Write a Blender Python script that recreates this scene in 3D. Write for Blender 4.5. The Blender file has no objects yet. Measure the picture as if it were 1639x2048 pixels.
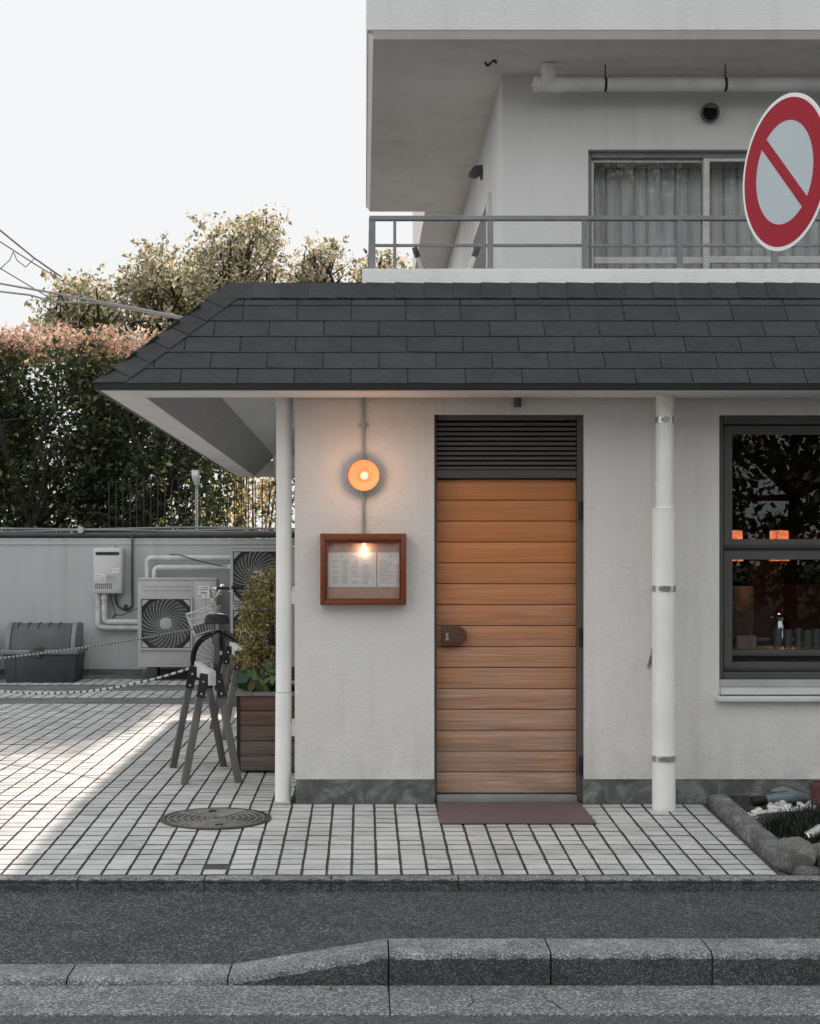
import bpy, bmesh, math, random
import numpy as np
from mathutils import Vector, Matrix
R = math.radians
random.seed(7)
S = bpy.context.scene
COL = S.collection

# ------------------------------------------------------------------ camera, sky, sun, exposure
F, U0, V0, CZ = 3400.0, 727.0, 1110.0, 1.435      # focal length in photo pixels, principal point, eye height
cam_d = bpy.data.cameras.new('camera'); cam = bpy.data.objects.new('camera', cam_d); COL.objects.link(cam)
cam.location = (0, 0, CZ); cam.rotation_euler = (R(90), 0, 0)
cam_d.sensor_width = 36; cam_d.lens = F / 2048 * 36
cam_d.shift_x = (819.5 - U0) / 2048; cam_d.shift_y = (V0 - 1024) / 2048
cam_d.clip_start = 0.05; cam_d.clip_end = 3000
S.camera = cam

SUN_EL, SUN_AZ = 25.0, 2.0                        # sun behind the building, a touch to the right
w = bpy.data.worlds.new("World"); S.world = w; w.use_nodes = True
nt = w.node_tree; bg = nt.nodes['Background']
sky = nt.nodes.new('ShaderNodeTexSky'); sky.sky_type = 'NISHITA'; sky.sun_disc = False
sky.sun_elevation = R(SUN_EL); sky.sun_rotation = R(SUN_AZ)
sky.air_density = 1.0; sky.dust_density = 3.0; sky.ozone_density = 1.0
hs = nt.nodes.new('ShaderNodeHueSaturation'); hs.inputs['Saturation'].default_value = 0.22
nt.links.new(sky.outputs[0], hs.inputs['Color'])
cap = nt.nodes.new('ShaderNodeVectorMath'); cap.operation = 'MINIMUM'   # thin white high cloud evens the sky out
cap.inputs[1].default_value = (2.78, 2.79, 2.82)
nt.links.new(hs.outputs[0], cap.inputs[0])
flo = nt.nodes.new('ShaderNodeVectorMath'); flo.operation = 'MAXIMUM'
flo.inputs[1].default_value = (2.67, 2.75, 2.80)
nt.links.new(cap.outputs[0], flo.inputs[0])
tcw = nt.nodes.new('ShaderNodeTexCoord')
mrw = nt.nodes.new('ShaderNodeMapRange'); mrw.interpolation_type = 'SMOOTHSTEP'          # sky made brighter behind and left of the camera, added to lift the facade
for i_, v_ in ((1, .25), (2, -.65), (3, 1.0), (4, 1.5)): mrw.inputs[i_].default_value = v_
dtw = nt.nodes.new('ShaderNodeVectorMath'); dtw.operation = 'DOT_PRODUCT'; dtw.inputs[1].default_value = (.6, .8, 0)
nt.links.new(tcw.outputs['Generated'], dtw.inputs[0]); nt.links.new(dtw.outputs['Value'], mrw.inputs[0])
scw = nt.nodes.new('ShaderNodeVectorMath'); scw.operation = 'SCALE'; nt.links.new(flo.outputs[0], scw.inputs[0]); nt.links.new(mrw.outputs[0], scw.inputs['Scale'])
nt.links.new(scw.outputs[0], bg.inputs[0]); bg.inputs[1].default_value = 0.1

sd = bpy.data.lights.new('sun', 'SUN'); sun = bpy.data.objects.new('sun', sd); COL.objects.link(sun)
sd.energy = 1.25; sd.angle = R(0.9); sd.color = (1.0, 0.86, 0.74)
sv = Vector((math.sin(R(SUN_AZ)) * math.cos(R(SUN_EL)), math.cos(R(SUN_AZ)) * math.cos(R(SUN_EL)), math.sin(R(SUN_EL))))
sun.rotation_euler = sv.to_track_quat('Z', 'Y').to_euler(); sun.location = (0, 30, 20)
S.view_settings.view_transform = 'Standard'; S.view_settings.look = 'None'
S.view_settings.exposure = 1.72; S.view_settings.gamma = 1; S.view_settings.use_curve_mapping = False
S.render.engine = 'CYCLES'
S.cycles.use_denoising = True
S.cycles.max_bounces = 8; S.cycles.diffuse_bounces = 4; S.cycles.transparent_max_bounces = 12

def X(u, Y): return (u - U0) * Y / F
def Z(v, Y): return CZ - (v - V0) * Y / F

# ------------------------------------------------------------------ materials
M = {}
def nodes(name):
    m = bpy.data.materials.new(name); m.use_nodes = True; M[name] = m
    n = m.node_tree; b = n.nodes['Principled BSDF']
    return m, n, b
def lk(n, a, b): n.links.new(a, b)
def noise(n, co, scale, detail=4, rough=.55, dist=0):
    t = n.nodes.new('ShaderNodeTexNoise'); t.inputs['Scale'].default_value = scale
    t.inputs['Detail'].default_value = detail; t.inputs['Roughness'].default_value = rough
    t.inputs['Distortion'].default_value = dist
    lk(n, co, t.inputs['Vector']); return t
def ramp(n, fac, stops):
    r = n.nodes.new('ShaderNodeValToRGB')
    while len(r.color_ramp.elements) < len(stops): r.color_ramp.elements.new(.5)
    for e, (p, c) in zip(r.color_ramp.elements, stops):
        e.position = p; e.color = c if len(c) == 4 else (*c, 1)
    lk(n, fac, r.inputs[0]); return r.outputs[0]
def mix(n, fac, a, b, mode='MIX'):
    x = n.nodes.new('ShaderNodeMix'); x.data_type = 'RGBA'; x.blend_type = mode
    for s, v in ((0, fac), (6, a), (7, b)):
        if isinstance(v, (int, float)): x.inputs[s].default_value = v
        elif isinstance(v, tuple): x.inputs[s].default_value = (*v[:3], 1)
        else: lk(n, v, x.inputs[s])
    return x.outputs[2]
def math_(n, op, a, b=0.0):
    x = n.nodes.new('ShaderNodeMath'); x.operation = op
    for i, v in enumerate((a, b)):
        if isinstance(v, (int, float)): x.inputs[i].default_value = v
        else: lk(n, v, x.inputs[i])
    return x.outputs[0]
def coord(n, scale=(1, 1, 1), rot=(0, 0, 0)):
    c = n.nodes.new('ShaderNodeTexCoord'); mp = n.nodes.new('ShaderNodeMapping')
    mp.inputs['Scale'].default_value = scale; mp.inputs['Rotation'].default_value = rot
    lk(n, c.outputs['Object'], mp.inputs[0]); return mp.outputs[0]
def bump(n, b, h, strength, dist):
    x = n.nodes.new('ShaderNodeBump'); x.inputs['Strength'].default_value = strength
    x.inputs['Distance'].default_value = dist; lk(n, h, x.inputs['Height']); lk(n, x.outputs[0], b.inputs['Normal'])
    return x
def basic(name, col, rough=.6, metal=0, var=.12, vs=6, bs=0, bscale=200, spec=.5, island=0, dirt=0):
    m, n, b = nodes(name)
    co = coord(n); c = tuple(col)
    t = noise(n, co, vs, 5)
    out = ramp(n, t.outputs[0], [(.3, tuple(x * (1 - var) for x in c)), (.7, tuple(min(1, x * (1 + var)) for x in c))])
    if island:
        g = n.nodes.new('ShaderNodeNewGeometry')
        k = ramp(n, g.outputs['Random Per Island'], [(0, (1 - island,) * 3), (1, (1, 1, 1))])
        out = mix(n, 1.0, out, k, 'MULTIPLY')
    if dirt:
        t2 = noise(n, co, vs * .35, 6, .7)
        k = ramp(n, t2.outputs[0], [(.42, (1, 1, 1)), (.68, (1 - dirt,) * 3)])
        out = mix(n, 1.0, out, k, 'MULTIPLY')
    lk(n, out, b.inputs['Base Color'])
    b.inputs['Roughness'].default_value = rough; b.inputs['Metallic'].default_value = metal
    b.inputs['Specular IOR Level'].default_value = spec
    if bs:
        t3 = noise(n, co, bscale, 3, .6)
        bump(n, b, t3.outputs[0], bs, .004)
    return m
def emit(name, col, s):
    m, n, b = nodes(name)
    b.inputs['Base Color'].default_value = (*col, 1)
    b.inputs['Emission Color'].default_value = (*col, 1); b.inputs['Emission Strength'].default_value = s
    return m

def stucco(name, col, sc=42, strength=.55, streak=.12, splash=False):
    m, n, b = nodes(name)
    co = coord(n)
    big = noise(n, co, 1.1, 5, .6)
    out = ramp(n, big.outputs[0], [(.3, tuple(x * .94 for x in col)), (.7, tuple(min(1, x * 1.03) for x in col))])
    st = noise(n, coord(n, (5.5, 5.5, .35)), 1.0, 5, .65)        # rain streaks
    k = ramp(n, st.outputs[0], [(.5, (1, 1, 1)), (.78, (1 - streak, 1 - streak, 1 - streak * 1.05))])
    out = mix(n, 1.0, out, k, 'MULTIPLY')
    sp = noise(n, co, 17, 3, .5)                                  # small dark pocks
    k2 = ramp(n, sp.outputs[0], [(.74, (1, 1, 1)), (.8, (.72, .71, .7))])
    out = mix(n, 1.0, out, k2, 'MULTIPLY')
    if splash:
        sx = n.nodes.new('ShaderNodeSeparateXYZ'); lk(n, co, sx.inputs[0])
        mr = n.nodes.new('ShaderNodeMapRange'); mr.inputs[1].default_value = .62; mr.inputs[2].default_value = .1; lk(n, sx.outputs[2], mr.inputs[0])
        tn = noise(n, coord(n, (4, 4, 2.2)), 1, 7, .72)
        f_ = math_(n, 'MULTIPLY', mr.outputs[0], ramp(n, tn.outputs[0], [(.4, (0, 0, 0)), (.66, (1, 1, 1))]))
        out = mix(n, f_, out, tuple(x * .74 for x in col))
    lk(n, out, b.inputs['Base Color']); b.inputs['Roughness'].default_value = .9
    b.inputs['Specular IOR Level'].default_value = .25
    a = noise(n, co, sc, 3, .55, .6); c2 = noise(n, co, sc * 3.2, 2, .5)
    h = math_(n, 'ADD', a.outputs[0], math_(n, 'MULTIPLY', c2.outputs[0], .35))
    bump(n, b, h, strength, .012)
    return m
stucco('stucco', (.735, .72, .695), 58, .5, .16, True)
stucco('stucco_upper', (.78, .78, .77), 60, .35)
stucco('stucco_eave', (.84, .815, .79), 50, .35, .2)
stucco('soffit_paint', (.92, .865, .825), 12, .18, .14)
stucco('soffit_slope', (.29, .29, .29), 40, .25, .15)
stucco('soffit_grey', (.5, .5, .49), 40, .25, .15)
stucco('yard_wall_paint', (.49, .493, .495), 30, .25, .16)
stucco('concrete_plinth', (.20, .205, .205), 14, .6, .3)

def plinth_mat():
    m, n, b = nodes('plinth')
    co = coord(n)
    t = noise(n, co, 5.5, 7, .7, .8)
    out = ramp(n, t.outputs[0], [(.3, (.07, .072, .07)), (.47, (.12, .123, .12)), (.56, (.2, .205, .205)), (.72, (.30, .31, .31))])
    lk(n, out, b.inputs['Base Color']); b.inputs['Roughness'].default_value = .9
    t2 = noise(n, co, 25, 5, .65); bump(n, b, t2.outputs[0], .7, .02)
plinth_mat()

def tile_mat():
    m, n, b = nodes('paving_tile')
    g = n.nodes.new('ShaderNodeNewGeometry'); co = coord(n)
    isl = ramp(n, g.outputs['Random Per Island'], [(0, (.52, .525, .52)), (.5, (.58, .582, .575)), (1, (.64, .64, .63))])
    t = noise(n, co, 2.2, 6, .65); k = ramp(n, t.outputs[0], [(.33, (.74, .74, .735)), (.6, (1, 1, 1))])
    out = mix(n, 1.0, isl, k, 'MULTIPLY')
    t2 = noise(n, co, 60, 4, .6); k2 = ramp(n, t2.outputs[0], [(.35, (.88, .88, .88)), (.6, (1, 1, 1))])
    out = mix(n, 1.0, out, k2, 'MULTIPLY')
    lk(n, out, b.inputs['Base Color']); b.inputs['Roughness'].default_value = .55; b.inputs['Specular IOR Level'].default_value = .35
    bump(n, b, t2.outputs[0], .25, .003)
tile_mat()

def speckle(name, lo, hi, chips, scale, rough=.85, amount=.2, bstr=.5, big=.25, spec=.3, island=0):
    m, n, b = nodes(name)
    co = coord(n)
    v = n.nodes.new('ShaderNodeTexVoronoi'); v.inputs['Scale'].default_value = scale; lk(n, co, v.inputs['Vector'])
    sep = n.nodes.new('ShaderNodeSeparateColor'); lk(n, v.outputs['Color'], sep.inputs[0])
    base = ramp(n, sep.outputs[0], [(0, lo), (1 - amount, hi), (1 - amount + .02, chips), (1, tuple(x * 1.35 for x in chips))])
    t = noise(n, co, scale * .02, 5, .6); k = ramp(n, t.outputs[0], [(.3, (1 - big,) * 3), (.7, (1, 1, 1))])
    out = mix(n, 1.0, base, k, 'MULTIPLY')
    if island:
        gi = n.nodes.new('ShaderNodeNewGeometry'); out = mix(n, 1.0, out, ramp(n, gi.outputs['Random Per Island'], [(0, (1 - island,) * 3), (1, (1, 1, 1))]), 'MULTIPLY')
    t4 = noise(n, co, 7, 7, .72); k4 = ramp(n, t4.outputs[0], [(.38, (1 - big,) * 3), (.6, (1, 1, 1))]); out = mix(n, 1.0, out, k4, 'MULTIPLY')
    lk(n, out, b.inputs['Base Color']); b.inputs['Roughness'].default_value = rough; b.inputs['Specular IOR Level'].default_value = spec
    t2 = noise(n, co, scale * .8, 3, .6)
    h = math_(n, 'ADD', t2.outputs[0], math_(n, 'MULTIPLY', v.outputs['Distance'], -.8))
    bump(n, b, h, bstr, .01)
speckle('asphalt', (.035, .037, .038), (.085, .088, .09), (.16, .165, .168), 135, amount=.22)
speckle('road_asphalt', (.06, .062, .064), (.12, .122, .124), (.2, .2, .2), 180, amount=.25)
speckle('gutter_concrete', (.12, .123, .125), (.24, .245, .245), (.40, .41, .41), 135, amount=.28)
speckle('kerb_shaded_face', (.045, .046, .047), (.105, .107, .109), (.15, .155, .155), 185, amount=.25, big=.32)  # front faces coloured darker than the tops to carry their shade
speckle('kerb_lit_top', (.16, .163, .165), (.30, .305, .31), (.46, .47, .475), 190, amount=.28, big=.35)  # same stone, coloured lighter for the sky light on the tops
speckle('garden_kerb', (.20, .202, .20), (.32, .325, .32), (.42, .425, .42), 200, amount=.2, big=.5)
speckle('granite_boulder', (.19, .187, .18), (.25, .245, .237), (.30, .295, .287), 200, amount=.2, big=.3, bstr=.6)
speckle('soil', (.03, .026, .022), (.06, .052, .045), (.12, .1, .09), 90, amount=.12)
speckle('drain_concrete', (.16, .163, .166), (.22, .222, .225), (.27, .272, .275), 90, amount=.2, big=.35)
speckle('dirt_ground', (.08, .08, .078), (.11, .108, .1), (.15, .15, .14), 8, amount=.2)
speckle('grout', (.07, .068, .066), (.10, .098, .095), (.13, .127, .122), 100, amount=.2)
speckle('shingle_granules', (.060, .0615, .065), (.075, .0765, .081), (.09, .091, .096), 300, amount=.12, bstr=.3, big=.14, rough=.95, spec=.2, island=.16)

def wood(name, c1, c2, weather=None, axis='X', scale=1.0, island=.18, rough=.5, zspan=(.05, 1.45)):
    m, n, b = nodes(name)
    st = {'X': (1.7, 40, 58), 'Y': (22, 1.3, 34), 'Z': (26, 26, 1.2)}[axis]
    g = n.nodes.new('ShaderNodeNewGeometry')
    c = n.nodes.new('ShaderNodeTexCoord'); off = n.nodes.new('ShaderNodeVectorMath'); off.operation = 'ADD'
    lk(n, c.outputs['Object'], off.inputs[0])
    sc_ = n.nodes.new('ShaderNodeVectorMath'); sc_.operation = 'SCALE'; sc_.inputs[0].default_value = (13.7, 5.1, 9.3)
    lk(n, g.outputs['Random Per Island'], sc_.inputs['Scale']); lk(n, sc_.outputs[0], off.inputs[1])
    mp = n.nodes.new('ShaderNodeMapping'); mp.inputs['Scale'].default_value = tuple(s * scale for s in st); lk(n, off.outputs[0], mp.inputs[0])
    t = noise(n, mp.outputs[0], 1.0, 6, .62, 1.1)
    out = ramp(n, t.outputs[0], [(.28, c2), (.5, tuple((a + d) / 2 for a, d in zip(c1, c2))), (.72, c1)])
    k = ramp(n, g.outputs['Random Per Island'], [(0, (1 - island,) * 3), (1, (1, 1, 1))])
    out = mix(n, 1.0, out, k, 'MULTIPLY')
    if weather:
        sx = n.nodes.new('ShaderNodeSeparateXYZ'); lk(n, c.outputs['Object'], sx.inputs[0])
        mr = n.nodes.new('ShaderNodeMapRange'); mr.inputs[1].default_value = zspan[1]; mr.inputs[2].default_value = zspan[0]
        lk(n, sx.outputs[2], mr.inputs[0])
        tn = noise(n, coord(n, (3.5, 3.5, 9)), 1, 6, .7)
        fa = math_(n, 'MULTIPLY', mr.outputs[0], math_(n, 'ADD', math_(n, 'MULTIPLY', tn.outputs[0], 2.7), -.25))
        cl = n.nodes.new('ShaderNodeClamp'); lk(n, fa, cl.inputs[0]); cl.inputs[2].default_value = .92
        wc = ramp(n, t.outputs[0], [(.3, tuple(x * .45 for x in weather)), (.6, weather), (.75, tuple(min(1, x * 1.25) for x in weather))])
        out = mix(n, cl.outputs[0], out, wc)
    lk(n, out, b.inputs['Base Color']); b.inputs['Roughness'].default_value = rough
    b.inputs['Specular IOR Level'].default_value = .35
    bump(n, b, t.outputs[0], .25, .003)
wood('door_wood', (.66, .265, .10), (.50, .185, .066), (.46, .315, .235), island=.12)
wood('planter_wood', (.24, .115, .075), (.06, .03, .024), (.16, .135, .12), zspan=(.0, .5), island=.35)
wood('rim_wood', (.30, .29, .28), (.17, .165, .16), island=.2)
wood('frame_wood', (.26, .075, .03), (.15, .042, .018), island=.2, rough=.35)
wood('handle_wood', (.13, .062, .038), (.075, .036, .024), island=.1)
wood('sawhorse_wood', (.20, .195, .185), (.10, .097, .09), axis='Z', island=.25, rough=.8)
wood('beam_wood', (.62, .61, .58), (.42, .41, .39), axis='Y', island=.1, rough=.8)
wood('bark', (.055, .045, .036), (.02, .017, .014), axis='Z', island=0, rough=.95)

basic('pvc_paint', (.88, .875, .85), .38, var=.05, vs=3, dirt=.12)
basic('pvc_dirty', (.88, .875, .86), .45, var=.08, vs=4, dirt=.25)
basic('pipe_wrap', (.58, .58, .57), .6, var=.12, vs=9, dirt=.25, bs=.3, bscale=60)
basic('frame_bronze', (.085, .075, .070), .42, var=.1)
basic('sash_grey', (.075, .075, .074), .45, var=.1)
basic('dark_gasket', (.006, .006, .006), .6)
basic('sill_metal', (.42, .43, .43), .4, var=.1, dirt=.2)
basic('sill_paint', (.66, .67, .67), .55, var=.07, dirt=.2)
basic('aluminium', (.55, .54, .52), .4, metal=.3, var=.15, vs=20)
basic('rail_paint', (.25, .255, .26), .5, var=.12, dirt=.25)
basic('fascia_black', (.012, .012, .013), .35, var=.2)
basic('steel', (.62, .62, .61), .28, metal=1, var=.15, vs=30)
basic('chrome', (.8, .8, .8), .12, metal=1, var=.05)
basic('conduit', (.33, .345, .345), .35, metal=.5, var=.1)
basic('brass_lamp', (.33, .12, .05), .45, metal=.3, var=.15)
basic('lamp_inside', (.68, .34, .17), .5, var=.03)
basic('brass_plate', (.42, .34, .26), .45, metal=.6)
basic('black_metal', (.014, .014, .015), .45, var=.2)
basic('hinge_dark', (.035, .033, .032), .4, metal=.5)
basic('rubber', (.012, .012, .012), .75, var=.2)
basic('bike_paint', (.012, .012, .014), .22, var=.1)
basic('gloss_black', (.014, .014, .016), .14, var=.02, spec=.4)
basic('basket_wire', (.55, .55, .54), .35)
basic('saddle_black', (.012, .012, .012), .45)
basic('wire_grey', (.35, .35, .35), .35, metal=.8)
basic('ac_beige', (.44, .44, .43), .5, var=.05, dirt=.14)
basic('ac_dark', (.02, .021, .022), .6)
basic('ac_grille', (.42, .42, .42), .5)
basic('ac_hub', (.42, .42, .42), .5)
basic('heater_white', (.60, .60, .59), .45, var=.04, dirt=.1)
basic('sticker', (.74, .73, .70), .6, var=.04)
basic('sticker_grey', (.42, .43, .43), .6)
basic('ink', (.06, .06, .065), .8)
basic('ink_soft', (.16, .16, .17), .8)
basic('paper', (.88, .875, .86), .75, var=.03)
basic('cork', (.60, .41, .33), .8, var=.12, vs=30)
basic('bin_grey', (.20, .205, .21), .55, var=.12, dirt=.3)
basic('bin_lid', (.07, .071, .073), .5, var=.25, dirt=.3)
basic('bin_dark', (.035, .037, .04), .55, var=.2, dirt=.3)
basic('rope_white', (.48, .48, .47), .85)
basic('rope_black', (.03, .03, .03), .85)
basic('cord_white', (.55, .55, .54), .7)
basic('mat_red', (.155, .105, .11), .95, var=.12, vs=4, bs=.8, bscale=330, dirt=.18)
basic('manhole_iron', (.055, .052, .05), .5, metal=.25, var=.3, vs=12, bs=.3, bscale=90)
basic('manhole_rib', (.30, .29, .275), .4, metal=.4, var=.3, vs=12)
basic('wall_cap', (.05, .051, .053), .5, var=.2, dirt=.2)
basic('galvanised', (.42, .43, .43), .42, metal=.5, var=.15)
basic('cable_black', (.02, .02, .02), .6)
basic('cable_grey', (.24, .24, .24), .6)
basic('sky_wire', (.25, .24, .235), .7)
basic('vent_grey', (.10, .10, .10), .5, var=.15)
basic('vent_dark', (.012, .012, .012), .6)
basic('curtain', (.80, .80, .80), .9, var=.05)
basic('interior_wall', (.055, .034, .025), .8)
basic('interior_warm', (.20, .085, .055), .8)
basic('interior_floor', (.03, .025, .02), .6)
basic('counter_top', (.55, .53, .50), .4)
basic('counter_front', (.10, .10, .105), .5)
basic('box_pink', (.75, .55, .48), .7)
basic('pebble_white', (.80, .80, .78), .7, var=.15, vs=18, island=.5)
basic('hose_grey', (.14, .175, .185), .35, var=.1)
basic('pot_maroon', (.10, .035, .035), .5)
basic('sign_red', (.36, .016, .032), .4, var=.05, vs=3, spec=.08)
basic('sign_white', (.80, .81, .80), .3, var=.02)
basic('sign_blue', (.50, .56, .60), .4, var=.04, vs=3, spec=.1)
basic('sign_back', (.35, .35, .36), .45, metal=.4)
basic('concrete_patch', (.52, .52, .51), .9, var=.15, vs=14, bs=.4, bscale=80)
basic('crack_dark', (.025, .025, .025), .9)
basic('dead_leaf', (.22, .10, .04), .8)
basic('straw', (.20, .18, .15), .9, var=.3, vs=60)
basic('moss', (.03, .10, .06), .9)

def glass(name, tint=(1, 1, 1), ior=1.5, gain=1.0):
    m, n, b = nodes(name); n.nodes.remove(b)
    out = n.nodes['Material Output']
    tr = n.nodes.new('ShaderNodeBsdfTransparent'); tr.inputs[0].default_value = (*tint, 1)
    gl = n.nodes.new('ShaderNodeBsdfGlossy'); gl.inputs['Roughness'].default_value = .0
    fr = n.nodes.new('ShaderNodeFresnel'); fr.inputs[0].default_value = ior
    f = math_(n, 'MULTIPLY', fr.outputs[0], gain)
    mx = n.nodes.new('ShaderNodeMixShader'); lk(n, f, mx.inputs[0]); lk(n, tr.outputs[0], mx.inputs[1]); lk(n, gl.outputs[0], mx.inputs[2])
    lk(n, mx.outputs[0], out.inputs[0])
glass('window_glass', (.82, .84, .84), 1.55, .75)
glass('upper_glass', (.95, .96, .96), 1.5, .75)
glass('case_glass', (1, 1, 1), 1.45, .7)
glass('tumbler_glass', (.72, .75, .75), 1.55, 5.0)
_n = M['tumbler_glass'].node_tree; _o = _n.nodes['Material Output']; _s = _o.inputs[0].links[0].from_socket
_d = _n.nodes.new('ShaderNodeBsdfDiffuse'); _d.inputs[0].default_value = (.8, .82, .82, 1); _x = _n.nodes.new('ShaderNodeMixShader'); _x.inputs[0].default_value = .22
_n.links.new(_s, _x.inputs[1]); _n.links.new(_d.outputs[0], _x.inputs[2]); _n.links.new(_x.outputs[0], _o.inputs[0])

def leaf(name, stops, trans, tw=.45, rough=.55):
    m, n, b = nodes(name); out = n.nodes['Material Output']
    g = n.nodes.new('ShaderNodeNewGeometry')
    c = ramp(n, g.outputs['Random Per Island'], stops)
    lk(n, c, b.inputs['Base Color']); b.inputs['Roughness'].default_value = rough; b.inputs['Specular IOR Level'].default_value = .4
    t = n.nodes.new('ShaderNodeBsdfTranslucent')
    tc = mix(n, 1.0, c, trans, 'MULTIPLY'); lk(n, tc, t.inputs[0])
    mx = n.nodes.new('ShaderNodeMixShader'); mx.inputs[0].default_value = tw
    lk(n, b.outputs[0], mx.inputs[1]); lk(n, t.outputs[0], mx.inputs[2]); lk(n, mx.outputs[0], out.inputs[0])
leaf('hedge_leaf', [(0, (.016, .026, .016)), (.5, (.035, .05, .028)), (.84, (.06, .072, .035)), (.93, (.17, .155, .085)), (1, (.44, .38, .25))], (2.6, 3.0, 1.8), .42, .35)  # brightest few leaves coloured pale to stand for sunlit specks
leaf('hedge_sunlit_top_leaf', [(0, (.20, .15, .11)), (.5, (.48, .33, .25)), (1, (.68, .52, .42))], (1.4, 1.3, 1.25), .6)  # sun on the tree tops put into an orange-pink leaf colour
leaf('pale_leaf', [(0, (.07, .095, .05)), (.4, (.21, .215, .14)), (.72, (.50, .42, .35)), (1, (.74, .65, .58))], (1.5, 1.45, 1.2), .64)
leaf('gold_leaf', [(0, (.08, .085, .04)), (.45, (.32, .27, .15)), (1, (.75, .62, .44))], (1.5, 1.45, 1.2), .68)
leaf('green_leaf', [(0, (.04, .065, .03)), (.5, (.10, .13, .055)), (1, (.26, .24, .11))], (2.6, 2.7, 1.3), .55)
leaf('shrub_leaf', [(0, (.07, .06, .02)), (.4, (.19, .145, .05)), (.75, (.32, .27, .10)), (1, (.55, .50, .24))], (1.2, 1.2, .8), .3)
leaf('ivy_leaf', [(0, (.04, .085, .055)), (.5, (.11, .18, .11)), (.8, (.22, .27, .09)), (.93, (.20, .15, .04)), (1, (.3, .17, .05))], (1.2, 1.4, .8), .25)
leaf('grass_blade', [(0, (.008, .011, .009)), (.7, (.02, .025, .02)), (1, (.055, .06, .045))], (1, 1.2, .8), .15)
emit('bulb', (1.0, .66, .40), 2.2)
m, n, b = nodes('pendant_glow'); t_ = noise(n, coord(n), 22, 4, .7)
c_ = ramp(n, t_.outputs[0], [(.35, (.35, .06, .02)), (.6, (1.0, .27, .09))]); lk(n, c_, b.inputs['Emission Color']); b.inputs['Emission Strength'].default_value = .42; b.inputs['Base Color'].default_value = (.3, .1, .05, 1)
emit('lamp_strip', (1.0, .72, .5), .9)

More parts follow.
